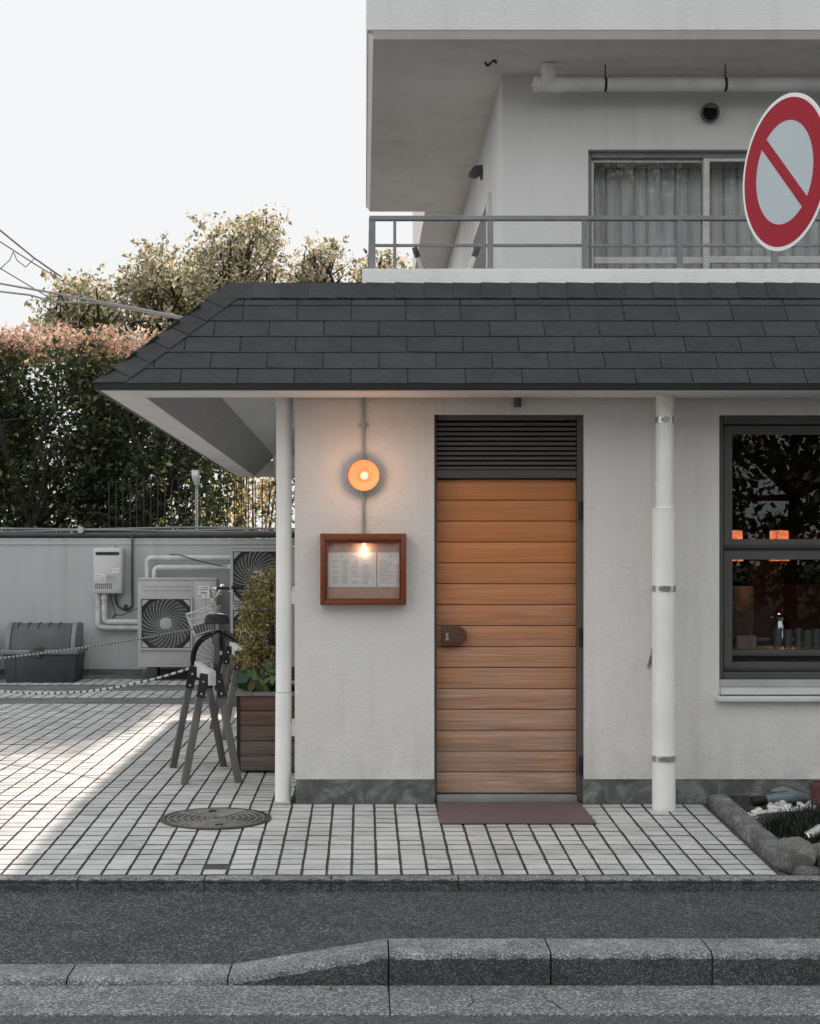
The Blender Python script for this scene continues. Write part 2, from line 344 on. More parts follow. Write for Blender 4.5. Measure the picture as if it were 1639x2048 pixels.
# ------------------------------------------------------------------ mesh builder
ORG = {}
class MB:
    def __init__(s): s.v = []; s.f = []; s.m = []
    def add(s, vs, fs, mi=0):
        o = len(s.v); s.v += [tuple(p) for p in vs]; s.f += [tuple(i + o for i in q) for q in fs]; s.m += [mi] * len(fs)
    def box(s, x0, x1, y0, y1, z0, z1, mi=0, mat=None):
        vs = [(x, y, z) for z in (z0, z1) for y in (y0, y1) for x in (x0, x1)]
        if mat is not None: vs = [mat @ Vector(p) for p in vs]
        s.add(vs, [(0, 2, 3, 1), (4, 5, 7, 6), (0, 1, 5, 4), (2, 6, 7, 3), (0, 4, 6, 2), (1, 3, 7, 5)], mi); return s
    def bar(s, p, q, wx, wy, up=(0, 0, 1), mi=0):
        p, q = Vector(p), Vector(q); d = (q - p); L = d.length; d.normalize()
        a = d.cross(Vector(up)); a.normalize(); b = a.cross(d)
        mt = Matrix(((a.x, b.x, d.x, p.x), (a.y, b.y, d.y, p.y), (a.z, b.z, d.z, p.z), (0, 0, 0, 1)))
        return s.box(-wx / 2, wx / 2, -wy / 2, wy / 2, 0, L, mi, mt)
    def tube(s, pts, r, n=10, caps=True, mi=0, closed=False):
        pts = [Vector(p) for p in pts]; k = len(pts)
        rs = r if isinstance(r, (list, tuple)) else [r] * k
        o = len(s.v); prev = None; vs = []
        for i, p in enumerate(pts):
            if closed: d = pts[(i + 1) % k] - pts[i - 1]
            else: d = pts[min(i + 1, k - 1)] - pts[max(i - 1, 0)]
            d.normalize()
            if prev is None:
                a = d.orthogonal().normalized()
            else:
                a = prev - d * prev.dot(d)
                a = a.normalized() if a.length > 1e-6 else d.orthogonal().normalized()
            prev = a; b = d.cross(a)
            vs += [p + (a * math.cos(2 * math.pi * j / n) + b * math.sin(2 * math.pi * j / n)) * rs[i] for j in range(n)]
        fs = []
        for i in range(k if closed else k - 1):
            i2 = (i + 1) % k
            for j in range(n):
                j2 = (j + 1) % n; fs.append((i * n + j, i * n + j2, i2 * n + j2, i2 * n + j))
        if caps and not closed:
            fs.append(tuple(range(n - 1, -1, -1))); fs.append(tuple((k - 1) * n + j for j in range(n)))
        s.add(vs, fs, mi); return s
    def lathe(s, prof, c, axis='Z', n=32, mi=0, close=True):
        """profile [(radius, height)...] about an axis through c"""
        vs, fs = [], []
        k = len(prof)
        for (r, h) in prof:
            for j in range(n):
                a = 2 * math.pi * j / n; x, y = r * math.cos(a), r * math.sin(a)
                vs.append({'Z': (c[0] + x, c[1] + y, c[2] + h), 'Y': (c[0] + x, c[1] + h, c[2] + y), 'X': (c[0] + h, c[1] + x, c[2] + y)}[axis])
        for i in range(k - 1):
            for j in range(n):
                j2 = (j + 1) % n; fs.append((i * n + j, i * n + j2, (i + 1) * n + j2, (i + 1) * n + j))
        if close:
            if prof[0][0] > 1e-5: fs.append(tuple(range(n - 1, -1, -1)))
            if prof[-1][0] > 1e-5: fs.append(tuple((k - 1) * n + j for j in range(n)))
        s.add(vs, fs, mi); return s
    def prism(s, poly, a0, a1, axis='X', mi=0):
        """2-D polygon extruded along an axis: X -> (y,z), Y -> (x,z), Z -> (x,y)"""
        k = len(poly)
        f = {'X': lambda p, a: (a, p[0], p[1]), 'Y': lambda p, a: (p[0], a, p[1]), 'Z': lambda p, a: (p[0], p[1], a)}[axis]
        vs = [f(p, a0) for p in poly] + [f(p, a1) for p in poly]
        fs = [tuple(range(k - 1, -1, -1)), tuple(range(k, 2 * k))] + [(i, (i + 1) % k, k + (i + 1) % k, k + i) for i in range(k)]
        s.add(vs, fs, mi); return s
    def slab(s, quad, nrm, th, mi=0):
        q = [Vector(p) for p in quad]; nrm = Vector(nrm).normalized(); k = len(q)
        vs = q + [p + nrm * th for p in q]
        fs = [tuple(range(k - 1, -1, -1)), tuple(range(k, 2 * k))] + [(i, (i + 1) % k, k + (i + 1) % k, k + i) for i in range(k)]
        s.add(vs, fs, mi); return s
    def build(s, name, mats, parent=None, loc=None, smooth=False, bev=0, seg=2, fix=True):
        org = Vector(ORG.get(parent.name, (0, 0, 0))) if parent else Vector(loc or (0, 0, 0))
        me = bpy.data.meshes.new(name)
        me.from_pydata([tuple(Vector(p) - org) for p in s.v], [], s.f)
        for mn in (mats if isinstance(mats, (list, tuple)) else [mats]): me.materials.append(M[mn])
        me.polygons.foreach_set('material_index', s.m)
        if fix or bev:
            bm = bmesh.new(); bm.from_mesh(me)
            if fix: bmesh.ops.recalc_face_normals(bm, faces=bm.faces)
            if bev:
                es = [e for e in bm.edges if len(e.link_faces) == 2 and e.calc_face_angle(0) > R(30)]
                bmesh.ops.bevel(bm, geom=es, offset=bev, segments=seg, profile=.5, affect='EDGES', clamp_overlap=True)
            bm.to_mesh(me); bm.free()
        if smooth or bev:
            me.polygons.foreach_set('use_smooth', [True] * len(me.polygons))
            me.set_sharp_from_angle(angle=R(38))
        me.update()
        o = bpy.data.objects.new(name, me); COL.objects.link(o)
        if parent: o.parent = parent; ORG[o.name] = tuple(org)
        else: o.location = org; ORG[o.name] = tuple(org)
        return o
def root(name, label, cat, loc, group=None):
    o = bpy.data.objects.new(name, None); COL.objects.link(o); o.location = loc; o.empty_display_size = .1
    ORG[o.name] = tuple(loc); return tag(o, label, cat, group)
def tag(o, label, cat, group=None, kind=None):
    if label: o['label'] = label
    if cat: o['category'] = cat
    if group: o['group'] = group
    if kind: o['kind'] = kind
    return o
def struct(o): o['kind'] = 'structure'; return o
def copy_tree(o, parent=None):
    kids = list(o.children)
    c = o.copy(); COL.objects.link(c)
    ORG[c.name] = ORG.get(o.name, (0, 0, 0))
    if parent: c.parent = parent
    for k in kids: copy_tree(k, c)
    return c
def arc(c, r, a0, a1, n, plane='XZ'):
    o = []
    for i in range(n + 1):
        a = R(a0 + (a1 - a0) * i / n); x, y = r * math.cos(a), r * math.sin(a)
        o.append((c[0] + x, c[1], c[2] + y) if plane == 'XZ' else (c[0] + x, c[1] + y, c[2]) if plane == 'XY' else (c[0], c[1] + x, c[2] + y))
    return o
def bend(pts, r=.05, n=5):
    """polyline with rounded corners"""
    P = [Vector(p) for p in pts]; out = [P[0]]
    for i in range(1, len(P) - 1):
        a, b, c = P[i - 1], P[i], P[i + 1]
        d1 = (a - b).normalized(); d2 = (c - b).normalized(); rr = min(r, (a - b).length * .48, (c - b).length * .48)
        s, e = b + d1 * rr, b + d2 * rr
        for k in range(n + 1):
            t = k / n; out.append(s * (1 - t) ** 2 + b * 2 * t * (1 - t) + e * t * t)
    out.append(P[-1]); return out

# ------------------------------------------------------------------ ground, road, kerbs, terrace
YF, YE = 9.855, 8.0                       # facade plane, street edge of the terrace
def tz(y): return -.07 * (YF - y) / (YF - YE) if y < YF else 0.0
g = MB(); g.add([(-600, -300, -.6), (600, -300, -.6), (600, 1500, -.6), (-600, 1500, -.6)], [(0, 1, 2, 3)])
struct(g.build('ground', 'dirt_ground', fix=False))
g = MB(); g.box(-60, 60, -2.5, 6.283, -.5, -.268); struct(g.build('road', 'road_asphalt'))
g = MB(); g.box(-60, 60, -40, -2.5, -.5, -.15); struct(g.build('far_pavement', 'asphalt'))
# gutter slabs of L-shaped kerb, joint every 0.635 m
JX = [-1.17 + .635 * k for k in range(-14, 18)]
g = MB()
for a, b in zip(JX[:-1:4], JX[4::4]):
    g.prism([(6.283, -.262), (6.69, -.258), (6.69, -.45), (6.283, -.45)], a + .002, b - .002, 'X')
struct(g.build('gutter', 'gutter_concrete', bev=.004, seg=1))
for pts_ in (((945, 1985), (940, 1996), (947, 2003), (936, 2014)), ((1083, 1988), (1094, 2003), (1106, 2006), (1121, 2019))):
    g = MB(); g.tube([(X(u, 1.697 * F / (v - V0)), 1.697 * F / (v - V0), -.262) for u, v in pts_], .0035, 5); struct(g.build('gutter_crack', 'crack_dark'))
# kerb: low crossing on the left, one ramped stone, full height on the right
def kz(x):
    t = min(1, max(0, (x + .535) / .629)); return -.234 + (.104) * t
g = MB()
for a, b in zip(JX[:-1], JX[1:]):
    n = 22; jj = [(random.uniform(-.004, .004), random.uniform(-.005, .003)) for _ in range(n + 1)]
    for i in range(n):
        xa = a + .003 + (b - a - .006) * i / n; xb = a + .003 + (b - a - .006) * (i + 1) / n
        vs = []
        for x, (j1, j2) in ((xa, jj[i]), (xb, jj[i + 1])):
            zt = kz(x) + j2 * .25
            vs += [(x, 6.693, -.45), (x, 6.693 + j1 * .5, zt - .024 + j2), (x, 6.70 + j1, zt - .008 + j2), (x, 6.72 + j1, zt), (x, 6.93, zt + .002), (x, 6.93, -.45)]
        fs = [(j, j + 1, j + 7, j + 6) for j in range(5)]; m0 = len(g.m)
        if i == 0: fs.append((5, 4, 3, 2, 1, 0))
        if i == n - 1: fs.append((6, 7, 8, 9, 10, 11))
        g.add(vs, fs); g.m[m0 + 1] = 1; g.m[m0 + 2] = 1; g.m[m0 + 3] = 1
struct(g.build('kerb', ['kerb_shaded_face', 'kerb_lit_top'], smooth=True, fix=False))
g = MB(); g.box(-10, 12, 6.70, 6.92, -.46, -.262); struct(g.build('kerb_bed', 'crack_dark'))
# pavement between the kerb and the terrace
g = MB(); xs = [-30, -10, -5, -2, -1.2, -.6] + [-.54 + .07 * i for i in range(11)] + [.3, 1, 3, 8, 40]; ys = [6.93, 7.15, 7.4, 7.65, 7.905]
vs = []
for y in ys:
    t = (y - 6.93) / .975
    for x in xs: vs.append((x, y, kz(x) * (1 - t) + (-.126) * t - .003))
W_ = len(xs)
g.add(vs, [(j * W_ + i, j * W_ + i + 1, (j + 1) * W_ + i + 1, (j + 1) * W_ + i) for j in range(len(ys) - 1) for i in range(W_ - 1)])
struct(g.build('pavement', 'asphalt', smooth=True, fix=False))
# terrace edge stones
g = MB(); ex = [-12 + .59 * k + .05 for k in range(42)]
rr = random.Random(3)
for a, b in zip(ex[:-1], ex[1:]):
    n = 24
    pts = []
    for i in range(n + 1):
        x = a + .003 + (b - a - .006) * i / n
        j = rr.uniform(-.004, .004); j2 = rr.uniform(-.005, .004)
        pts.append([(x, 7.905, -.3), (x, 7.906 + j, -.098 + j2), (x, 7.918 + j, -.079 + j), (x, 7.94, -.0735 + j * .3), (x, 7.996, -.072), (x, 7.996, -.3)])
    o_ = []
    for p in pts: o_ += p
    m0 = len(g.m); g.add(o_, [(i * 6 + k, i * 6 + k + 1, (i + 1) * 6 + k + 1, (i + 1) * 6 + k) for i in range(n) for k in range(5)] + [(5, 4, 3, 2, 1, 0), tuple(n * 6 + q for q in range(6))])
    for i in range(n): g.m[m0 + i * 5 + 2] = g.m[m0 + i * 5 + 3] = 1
struct(g.build('terrace_kerb', ['kerb_shaded_face', 'kerb_lit_top'], smooth=True, fix=False))
g = MB(); g.box(-12, 12, 7.91, 7.995, -.32, -.085); struct(g.build('terrace_kerb_bed', 'crack_dark'))
# terrace bed + individual tiles
g = MB()
g.add([(-14, 7.99, tz(8) - .006), (2.0, 7.99, tz(8) - .006), (2.0, YF, -.006), (-14, YF, -.006), (2.0, 24, -.006), (-14, 24, -.006)], [(0, 1, 2, 3), (3, 2, 4, 5)])
struct(g.build('terrace_bed', 'grout', fix=False))
def tiles(x0, x1, y0, y1, px=.118, py=.1134, gx=.0095, gy=.0085):
    i0 = math.floor((x0 + .055) / px)
    x = -.055 + i0 * px
    while x < x1:
        y = YE + math.ceil((y0 - YE) / py - 1e-6) * py
        while y + py <= y1 + .02:
            a, b, c, d = x + gx / 2, min(x + px - gx / 2, x1), y + gy / 2, min(y + py - gy / 2, y1)
            hole = abs(x - (-.82 - .0)) < .06 and abs(y - (YE + py)) < .01
            if b - a > .02 and d - c > .02:
                h = [rr.uniform(-.0012, .0012) for _ in range(3)]
                jx, jy = rr.uniform(-.0012, .0012), rr.uniform(-.0012, .0012)
                e = .0022
                vs = []
                for (p, q, dz) in ((a, c, -.007), (b, c, -.007), (b, d, -.007), (a, d, -.007)): vs.append((p + jx, q + jy, tz(q) + dz))
                for (p, q, s1, s2) in ((a + e, c + e, -1, -1), (b - e, c + e, 1, -1), (b - e, d - e, 1, 1), (a + e, d - e, -1, 1)):
                    vs.append((p + jx, q + jy, tz(q) + h[0] + h[1] * s1 * .6 + h[2] * s2 * .6 - (.008 if hole else 0)))
                G.add(vs, [(4, 5, 6, 7), (0, 1, 5, 4), (1, 2, 6, 5), (2, 3, 7, 6), (3, 0, 4, 7)], 1 if hole else 0); G.m[-4:] = [2] * 4
            y += py
        x += px
G = MB()
tiles(-4.2, 1.97, YE, 9.80)
tiles(-5.5, -.42, 9.80, 16.42)
tiles(-6.0, -.42, 17.06, 18.06)
tiles(-6.4, -.42, 18.7, 19.72)
struct(G.build('terrace', ['paving_tile', 'concrete_patch', 'grout'], fix=False))
g = MB()
g.box(-14, -.3, 16.43, 17.05, -.05, -.002); g.box(-14, -.3, 18.07, 18.69, -.05, -.001)
g.prism([(19.72, -.02), (19.72, .0), (19.9, .03), (19.9, -.02)], -14, -.3, 'X')
struct(g.build('drain_strip', 'drain_concrete', bev=.006, seg=1))

# ------------------------------------------------------------------ the restaurant building
XD0, XD1, ZD = X(867, YF), X(1167, YF), Z(829, YF)
XW0, XW1, ZW0, ZW1 = X(1437, YF), 4.7, Z(1392, YF), Z(830, YF)
XR, YB = 6.5, 19.7
bld = root('restaurant_building', 'white stucco two storey restaurant with dark shingle eave and orange wooden door', 'building', (2.5, 11.5, 0))
YI = 10.06
wl = MB()
ZT = 2.566
wl.box(-.397, XD0, YF, YI, .135, ZT); wl.box(XD0, XD1, YF, YI, ZD, ZT); wl.box(XD1, XW0, YF, YI, .135, ZT)
wl.box(XW0, XW1, YF, YI, ZW1, ZT); wl.box(XW0, XW1, YF, YI, .135, ZW0); wl.box(XW1, XR, YF, YI, .135, ZT)
wl.box(-.397, -.2, YI, YB, .0, ZT); wl.box(-.2, XR, YB - .2, YB, 0, ZT); wl.box(XR - .2, XR, YI, YB - .2, 0, ZT)
wl.build('wall', 'stucco', bld)
pl = MB()
pl.box(-.390, XD0 + .004, YF - .002, YI - .01, -.1, .136); pl.box(XD1 - .004, XR, YF + .006, YI - .01, -.1, .136)
pl.build('plinth', 'plinth', bld, bev=.006, seg=1)
# rooms inside
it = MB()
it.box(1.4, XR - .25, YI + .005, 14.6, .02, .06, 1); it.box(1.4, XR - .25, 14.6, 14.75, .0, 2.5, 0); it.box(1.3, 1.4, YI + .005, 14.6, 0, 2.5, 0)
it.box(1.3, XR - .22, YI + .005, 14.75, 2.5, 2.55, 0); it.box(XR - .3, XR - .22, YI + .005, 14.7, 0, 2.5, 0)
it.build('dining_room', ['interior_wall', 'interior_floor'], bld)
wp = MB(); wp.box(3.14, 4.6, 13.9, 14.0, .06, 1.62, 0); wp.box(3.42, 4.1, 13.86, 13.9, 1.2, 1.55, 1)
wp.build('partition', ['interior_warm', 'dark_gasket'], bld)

# door: frame, louvre, planks, handle, hinges
YD = 9.95
fr = MB()
fr.box(XD0, XD0 + .016, YD - .05, YD + .06, -.0, ZD); fr.box(XD1 - .036, XD1, YD - .05, YD + .06, -.0, ZD)
fr.box(XD0 + .016, XD1 - .036, YD - .05, YD + .06, Z(842, YD), ZD)
fr.box(XD0 + .016, XD1 - .036, YD - .045, YD + .06, Z(957, YD), Z(941, YD))
fr.build('door_frame', 'frame_bronze', bld, bev=.003, seg=1)
th = MB(); th.box(XD0 + .016, XD1 - .036, YD - .06, YD + .08, -.02, Z(1588, YD)); th.build('threshold', 'rail_paint', bld, bev=.003)
lv = MB(); zt_, zb_ = Z(843, YD), Z(940, YD); n = 10; xa, xb = XD0 + .018, XD1 - .038
for i in range(n):
    zc = zb_ + (zt_ - zb_) * (i + .5) / n; hh = (zt_ - zb_) / n
    lv.prism([(YD - .035, zc - hh * .42), (YD - .031, zc - hh * .46), (YD + .02, zc + hh * .42), (YD + .016, zc + hh * .46)], xa, xb, 'X')
    lv.box(xa, xb, YD - .037, YD - .033, zc - hh * .47, zc + hh * .14)
lv.box(xa, xb, YD + .03, YD + .034, zb_, zt_, 1)
lv.build('louvre', ['frame_bronze', 'dark_gasket'], bld)
dr = MB(); zt_, zb_ = Z(958.5, YD), Z(1586, YD); n = 15; xa, xb = X(871, YD), X(1157, YD)
for i in range(n):
    a = zb_ + (zt_ - zb_) * i / n; b = zb_ + (zt_ - zb_) * (i + 1) / n
    dr.box(xa + .002, xb - .002, YD, YD + .035, a + .0022, b - .0022)
door = dr.build('door', 'door_wood', bld, bev=.0014, seg=2)
db = MB(); db.box(xa - .004, xb + .004, YD + .018, YD + .05, zb_ - .004, zt_ + .004); db.build('door_core', 'dark_gasket', door)
hd = MB(); x0, x1, z0, z1 = X(881, YD), X(931, YD), Z(1291, YD), Z(1251, YD); rh = (z1 - z0) / 2
poly = [(x0, z0), (x1 - rh, z0)] + [(x1 - rh + rh * math.cos(a), z0 + rh + rh * math.sin(a)) for a in [R(-90 + 12 * k) for k in range(1, 15)]] + [(x1 - rh, z1), (x0, z1)]
hd.prism(poly, YD - .045, YD - .001, 'Y')
h = hd.build('handle', 'handle_wood', door, bev=.005)
kp = MB(); cx, cz = X(892, YD), Z(1273, YD)
kp.prism([(cx - .009, cz + .022), (cx + .009, cz + .022), (cx + .005, cz), (cx + .011, cz - .02), (cx - .011, cz - .02), (cx - .005, cz)], YD - .048, YD - .0455, 'Y')
kp.build('keyhole_plate', 'brass_plate', door)
for vv in (1020, 1272, 1527):
    hg = MB(); hg.box(X(1154, YD), X(1161, YD), YD - .056, YD - .048, Z(vv + 20, YD), Z(vv - 16, YD)); hg.tube([(X(1157.5, YD), YD - .054, Z(vv + 20, YD)), (X(1157.5, YD), YD - .054, Z(vv - 16, YD))], .008, 10)
    hg.build('hinge', 'hinge_dark', door)

# lower window
YWN = 9.93
wf = MB()
zt_, zb_ = ZW1, Z(1357, YWN)
def frame_box(mb, x0, x1, z0, z1, wl_, wr_, wb_, wt_, y0, y1, mi=0):
    mb.box(x0, x0 + wl_, y0, y1, z0, z1, mi); mb.box(x1 - wr_, x1, y0, y1, z0, z1, mi)
    mb.box(x0 + wl_, x1 - wr_, y0, y1, z0, z0 + wb_, mi); mb.box(x0 + wl_, x1 - wr_, y0, y1, z1 - wt_, z1, mi)
frame_box(wf, XW0, XW1, zb_, zt_, .032, .05, .04, .05, YWN - .04, YWN + .06)
win = wf.build('window', 'sash_grey', bld, bev=.003, seg=1)
gk = MB(); frame_box(gk, XW0 + .033, XW1 - .05, zb_ + .041, zt_ - .051, .005, .005, .005, .005, YWN - .018, YWN + .05); gk.build('gasket', 'dark_gasket', win)
zm = Z(1098, YWN)
for (za, zb) in ((zm + .008, zt_ - .058), (zb_ + .047, zm - .012)):
    sb = MB(); frame_box(sb, XW0 + .039, XW1 - .06, za, zb, .05, .05, .05, .05, YWN - .015, YWN + .03)
    sb.box(XW0 + .039, XW1 - .06, YWN - .022, YWN - .015, za + .012, za + .016)
    sb.build('sash', 'sash_grey', win, bev=.004, seg=1)
    pn = MB(); pn.box(XW0 + .085, XW1 - .1, YWN + .004, YWN + .009, za + .045, zb - .045); pn.build('pane', 'window_glass', win)
mb_ = MB(); mb_.box(XW0 + .034, XW1 - .052, YWN - .01, YWN + .04, zm - .012, zm + .008); mb_.build('meeting_rail', 'dark_gasket', win)
sl = MB(); sl.box(XW0 - .0, XW1, YWN - .06, YWN + .05, Z(1374, YF), zb_ - .002, 0)
sl.box(XW0, XW1, YF - .03, YWN + .05, Z(1389, YF), Z(1374, YF) - .001, 1)
sl.build('track_sill', ['sill_metal', 'sill_paint'], win, bev=.004, seg=1)
sl = MB(); sl.prism([(YF - .055, Z(1402, YF)), (YF + .05, Z(1402, YF)), (YF + .05, Z(1390, YF)), (YF - .055, Z(1392, YF))], XW0 - .02, XW1, 'X'); sl.build('sill', 'sill_paint', win, bev=.005)

# eave: beam, sloped and flat soffit
XE, YEV, YBK = -1.454, 9.40, 19.8
ev = MB()
zb_ = Z(782, YEV)
ev.prism([(YEV, zb_), (9.79, zb_), (9.80, zb_ + .02), (9.80, 2.72), (YEV, 2.37)], -1.05, XR, 'X')
ev.box(XE, -1.05, YEV, 9.80, zb_, 2.366)
ev.prism([(XE, zb_), (-1.254, zb_), (-1.254, 2.58), (XE, 2.37)], 9.80, YBK, 'Y')
ev.box(-1.255, -.397, YBK - .25, YBK, zb_, 2.52)
ev.prism([(YBK - .6, ZT), (YBK - .25, zb_), (YBK - .25, ZT)], -1.018, -.397, 'X')
ev.build('eave', 'stucco_eave', bld, bev=.003, seg=1)
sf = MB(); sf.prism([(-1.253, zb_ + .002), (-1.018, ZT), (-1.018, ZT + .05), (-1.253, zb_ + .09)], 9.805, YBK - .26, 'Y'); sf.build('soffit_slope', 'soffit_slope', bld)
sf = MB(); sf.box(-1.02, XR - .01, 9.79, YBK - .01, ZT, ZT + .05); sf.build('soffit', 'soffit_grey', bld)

# mansard roof with shingles
XC, YC, ZC = -1.48, 9.38, 2.378; DD, RI = .689, .656
def PF(x, t): return Vector((x, YC + DD * t, ZC + RI * t))
NF = Vector((0, -RI, DD)).normalized(); NL = Vector((-RI, 0, DD)).normalized()
rf = MB()
rf.add([(XC, YC, ZC), (XR, YC, ZC), (XR, YC + DD, ZC + RI), (XC + DD, YC + DD, ZC + RI), (XC, YBK, ZC), (XC + DD, YBK, ZC + RI), (XR, YBK, ZC + RI)],
       [(0, 1, 2, 3), (0, 3, 5, 4), (3, 2, 6, 5)])
rf.add([(XC, YC, ZC), (XR, YC, ZC), (XR, YC + .2, ZC + .15), (XC + .2, YC + .2, ZC + .15), (XC, YBK, ZC), (XC + .2, YBK, ZC + .15)], [(3, 2, 1, 0), (4, 5, 3, 0)])
roof = rf.build('roof', 'shingle_granules', bld, fix=False)
sh = MB(); bounds = [0, .1435, .30, .458, .6155, .776, .836]
for k in range(6):
    t0, t1 = bounds[k], bounds[k + 1]
    x = -1.03 - .314 * 3 + (.157 if k % 2 else 0) + (.0 if k < 5 else .157) + .02
    while x < XR:
        a, b = x + .004, x + .314 - .004
        j = rr.uniform(-.0025, .0025)
        la, lb = XC + DD * t0 + .02, XC + DD * t1 + .02
        x += .314
        if b < lb + .01: continue
        q = [PF(max(a, la), t0 - .003 + j), PF(b, t0 - .003 - j), PF(b, t1 + .02), PF(max(a, lb), t1 + .02)]
        lift = [.0065 + rr.uniform(0, .003), .0065 + rr.uniform(0, .003), .001, .001]
        sh.slab([p + NF * (l - .004) for p, l in zip(q, lift)], NF, .006)
# side slope courses (plain strips)
for k in range(6):
    t0, t1 = bounds[k], bounds[k + 1]
    y = YC + DD * t0
    while y < YBK:
        b = min(y + .306, YBK)
        sh.slab([(XC + DD * t0 - .004, b, ZC + RI * t0 + .006), (XC + DD * t0 - .004, y, ZC + RI * t0 + .006), (XC + DD * t1, y + .05, ZC + RI * t1 + .001), (XC + DD * t1, b, ZC + RI * t1 + .001)], NL, .005)
        y += .314
sh.build('shingles', 'shingle_granules', roof)
hc = MB(); c0 = Vector((XC, YC, ZC)); c1 = Vector((XC + DD, YC + DD, ZC + RI)); hv = c1 - c0
pf = (NF.cross(hv)).normalized();  pf = pf if pf.x > 0 else -pf
plv = (NL.cross(hv)).normalized(); plv = plv if plv.y > 0 else -plv
NH = (NF + NL).normalized(); m_ = 7; wd = .135
for i in range(m_):
    s0, s1 = i / m_ * .97 - .012, (i + 1) / m_ * .97 + .03
    a, b = c0 + hv * s0, c0 + hv * s1
    o0, o1 = NH * .014, NH * .005
    if i == 0:
        qa = c0 + pf * wd; s_ = (YC - qa.y) / hv.y; low = qa + hv * s_
        ql = c0 + plv * wd; s2 = (XC - ql.x) / hv.x; lowl = ql + hv * s2
    else: low = a + pf * wd; lowl = a + plv * wd
    hc.slab([a + o0, low + NF * .010, b + pf * wd + NF * .004, b + o1], NF, .006)
    hc.slab([a + o0, b + o1, b + plv * wd + NL * .004, lowl + NL * .010], NL, .006)
hc.build('hip_cap', 'shingle_granules', roof)
rc = MB(); x = XC + DD - .03; tlow = .838; step = .168
while x < XR:
    a, b = x, x + step + .03
    la = max(a, XC + DD * tlow) if x < -.7 else a
    o0, o1 = .012 + rr.uniform(-.001, .002), .006
    if x < -.8: la, a = XC + DD * tlow + .01, XC + DD
    p1, p2, p3, p4 = PF(la, tlow), PF(b, tlow), PF(b, 1.0), PF(a, 1.0)
    rc.slab([p1 + NF * o0, p2 + NF * o1, p3 + NF * o1, p4 + NF * o0], NF, .006)
    tp = Vector((0, .12, 0)); up = Vector((0, 0, 1))
    rc.slab([p4 + NF * o0, p3 + NF * o1, p3 + tp + up * o1, p4 + tp + up * o0], up, .006)
    x += step
rc.build('ridge_cap', 'shingle_granules', roof)
fa = MB(); fa.box(XC - .006, XR, YC - .004, YC + .014, zb_ + .006, ZC + .004); fa.box(XC - .006, XC + .012, YC + .014, YBK, zb_ + .006, ZC + .004)
fa.box(XC, XR, YC + .012, YC + .06, zb_ + .004, zb_ + .01)
fa.build('drip_edge', 'fascia_black', roof)

# upper floor
YP = 10.25; YU = 11.05; XU = X(1003, YU); ZS = 4.555; ZP = Z(537, YP)
pp = MB(); pp.box(X(725, YP), XR, YP, YP + .16, 2.6, ZP); pp.box(X(725, YP), X(725, YP) + .16, YP + .16, 15.3, 2.6, ZP); pp.box(X(725, YP) + .16, XR, YP + .16, 15.3, 2.7, 2.95)
pp.build('balcony_parapet', 'stucco_upper', bld, bev=.008)
XO0, XO1, ZO0, ZO1 = X(1175, YU), 4.2, 3.02, Z(299, YU)
uw = MB()
uw.box(XU, XO0, YU, YU + .18, 2.95, ZS + .02); uw.box(XO0, XO1, YU, YU + .18, ZO1, ZS + .02); uw.box(XO1, XR, YU, YU + .18, 2.95, ZS + .02); uw.box(XO0, XO1, YU, YU + .18, 2.95, ZO0)
uw.box(XU, XU + .18, YU + .18, 19.5, 2.9, ZS + .02); uw.box(XU + .18, XR, 19.3, 19.5, 2.9, ZS + .02); uw.box(XR - .2, XR, YU + .18, 19.3, 2.9, ZS + .02)
uw.build('upper_wall', 'stucco_upper', bld)
rm = MB(); rm.box(XU + .19, XR - .21, 13.0, 13.1, 2.96, ZS, 0); rm.box(XU + .19, XR - .21, YU + .19, 13.0, 2.96, 3.0, 1)
rm.build('upper_room', ['counter_front', 'interior_floor'], bld)
us = MB()
XS = X(737, YP)
us.box(XS, XR, YP, 15.49, 4.597, 6.4)
us.prism([(YP + .0, 4.597), (YP + .035, ZS), (15.45, ZS), (15.49, 4.597)], XS + .03, XR, 'X')
us.prism([(XS, 4.597), (XS + .03, 4.597), (XS + .03, ZS)], YP + .035, 15.45, 'Y')
us.box(X(848, 15.5), XR, 15.49, 19.4, ZS, 6.4)
us.build('upper_slab', ['soffit_paint'], bld)
uf = MB(); uf.box(XS - .004, XR, YP - .006, YP - .001, 4.60, 6.4); uf.box(XS - .006, XS - .001, YP - .001, 15.49, 4.60, 6.4); uf.build('upper_fascia', 'stucco_upper', bld)
# upper sliding window
YG = YU + .09
w2 = MB(); frame_box(w2, XO0, XO1, ZO0, ZO1, .03, .05, .05, .04, YG - .03, YG + .08); win2 = w2.build('window', 'rail_paint', bld, bev=.003, seg=1)
st = MB()
xm = X(1410, YG)
for (a, b, y) in ((XO0 + .03, xm + .02, YG + .02), (xm - .02, XO1 - .05, YG - .01)):
    frame_box(st, a, b, ZO0 + .05, ZO1 - .04, .02, .02, .02, .022, y - .012, y + .012)
    st.box(a + .02, b - .02, y - .012, y + .012, Z(527, YG), Z(513, YG))
st.box(xm - .021, xm + .021, YG - .024, YG + .03, ZO0 + .05, ZO1 - .04)
st.build('sash', 'aluminium', win2, bev=.002, seg=1)
pn = MB(); pn.box(XO0 + .04, xm + .01, YG + .018, YG + .022, ZO0 + .06, ZO1 - .05); pn.build('pane', 'upper_glass', win2)
pn = MB(); pn.box(xm - .01, XO1 - .06, YG - .012, YG - .008, ZO0 + .06, ZO1 - .05); pn.build('pane', 'upper_glass', win2)
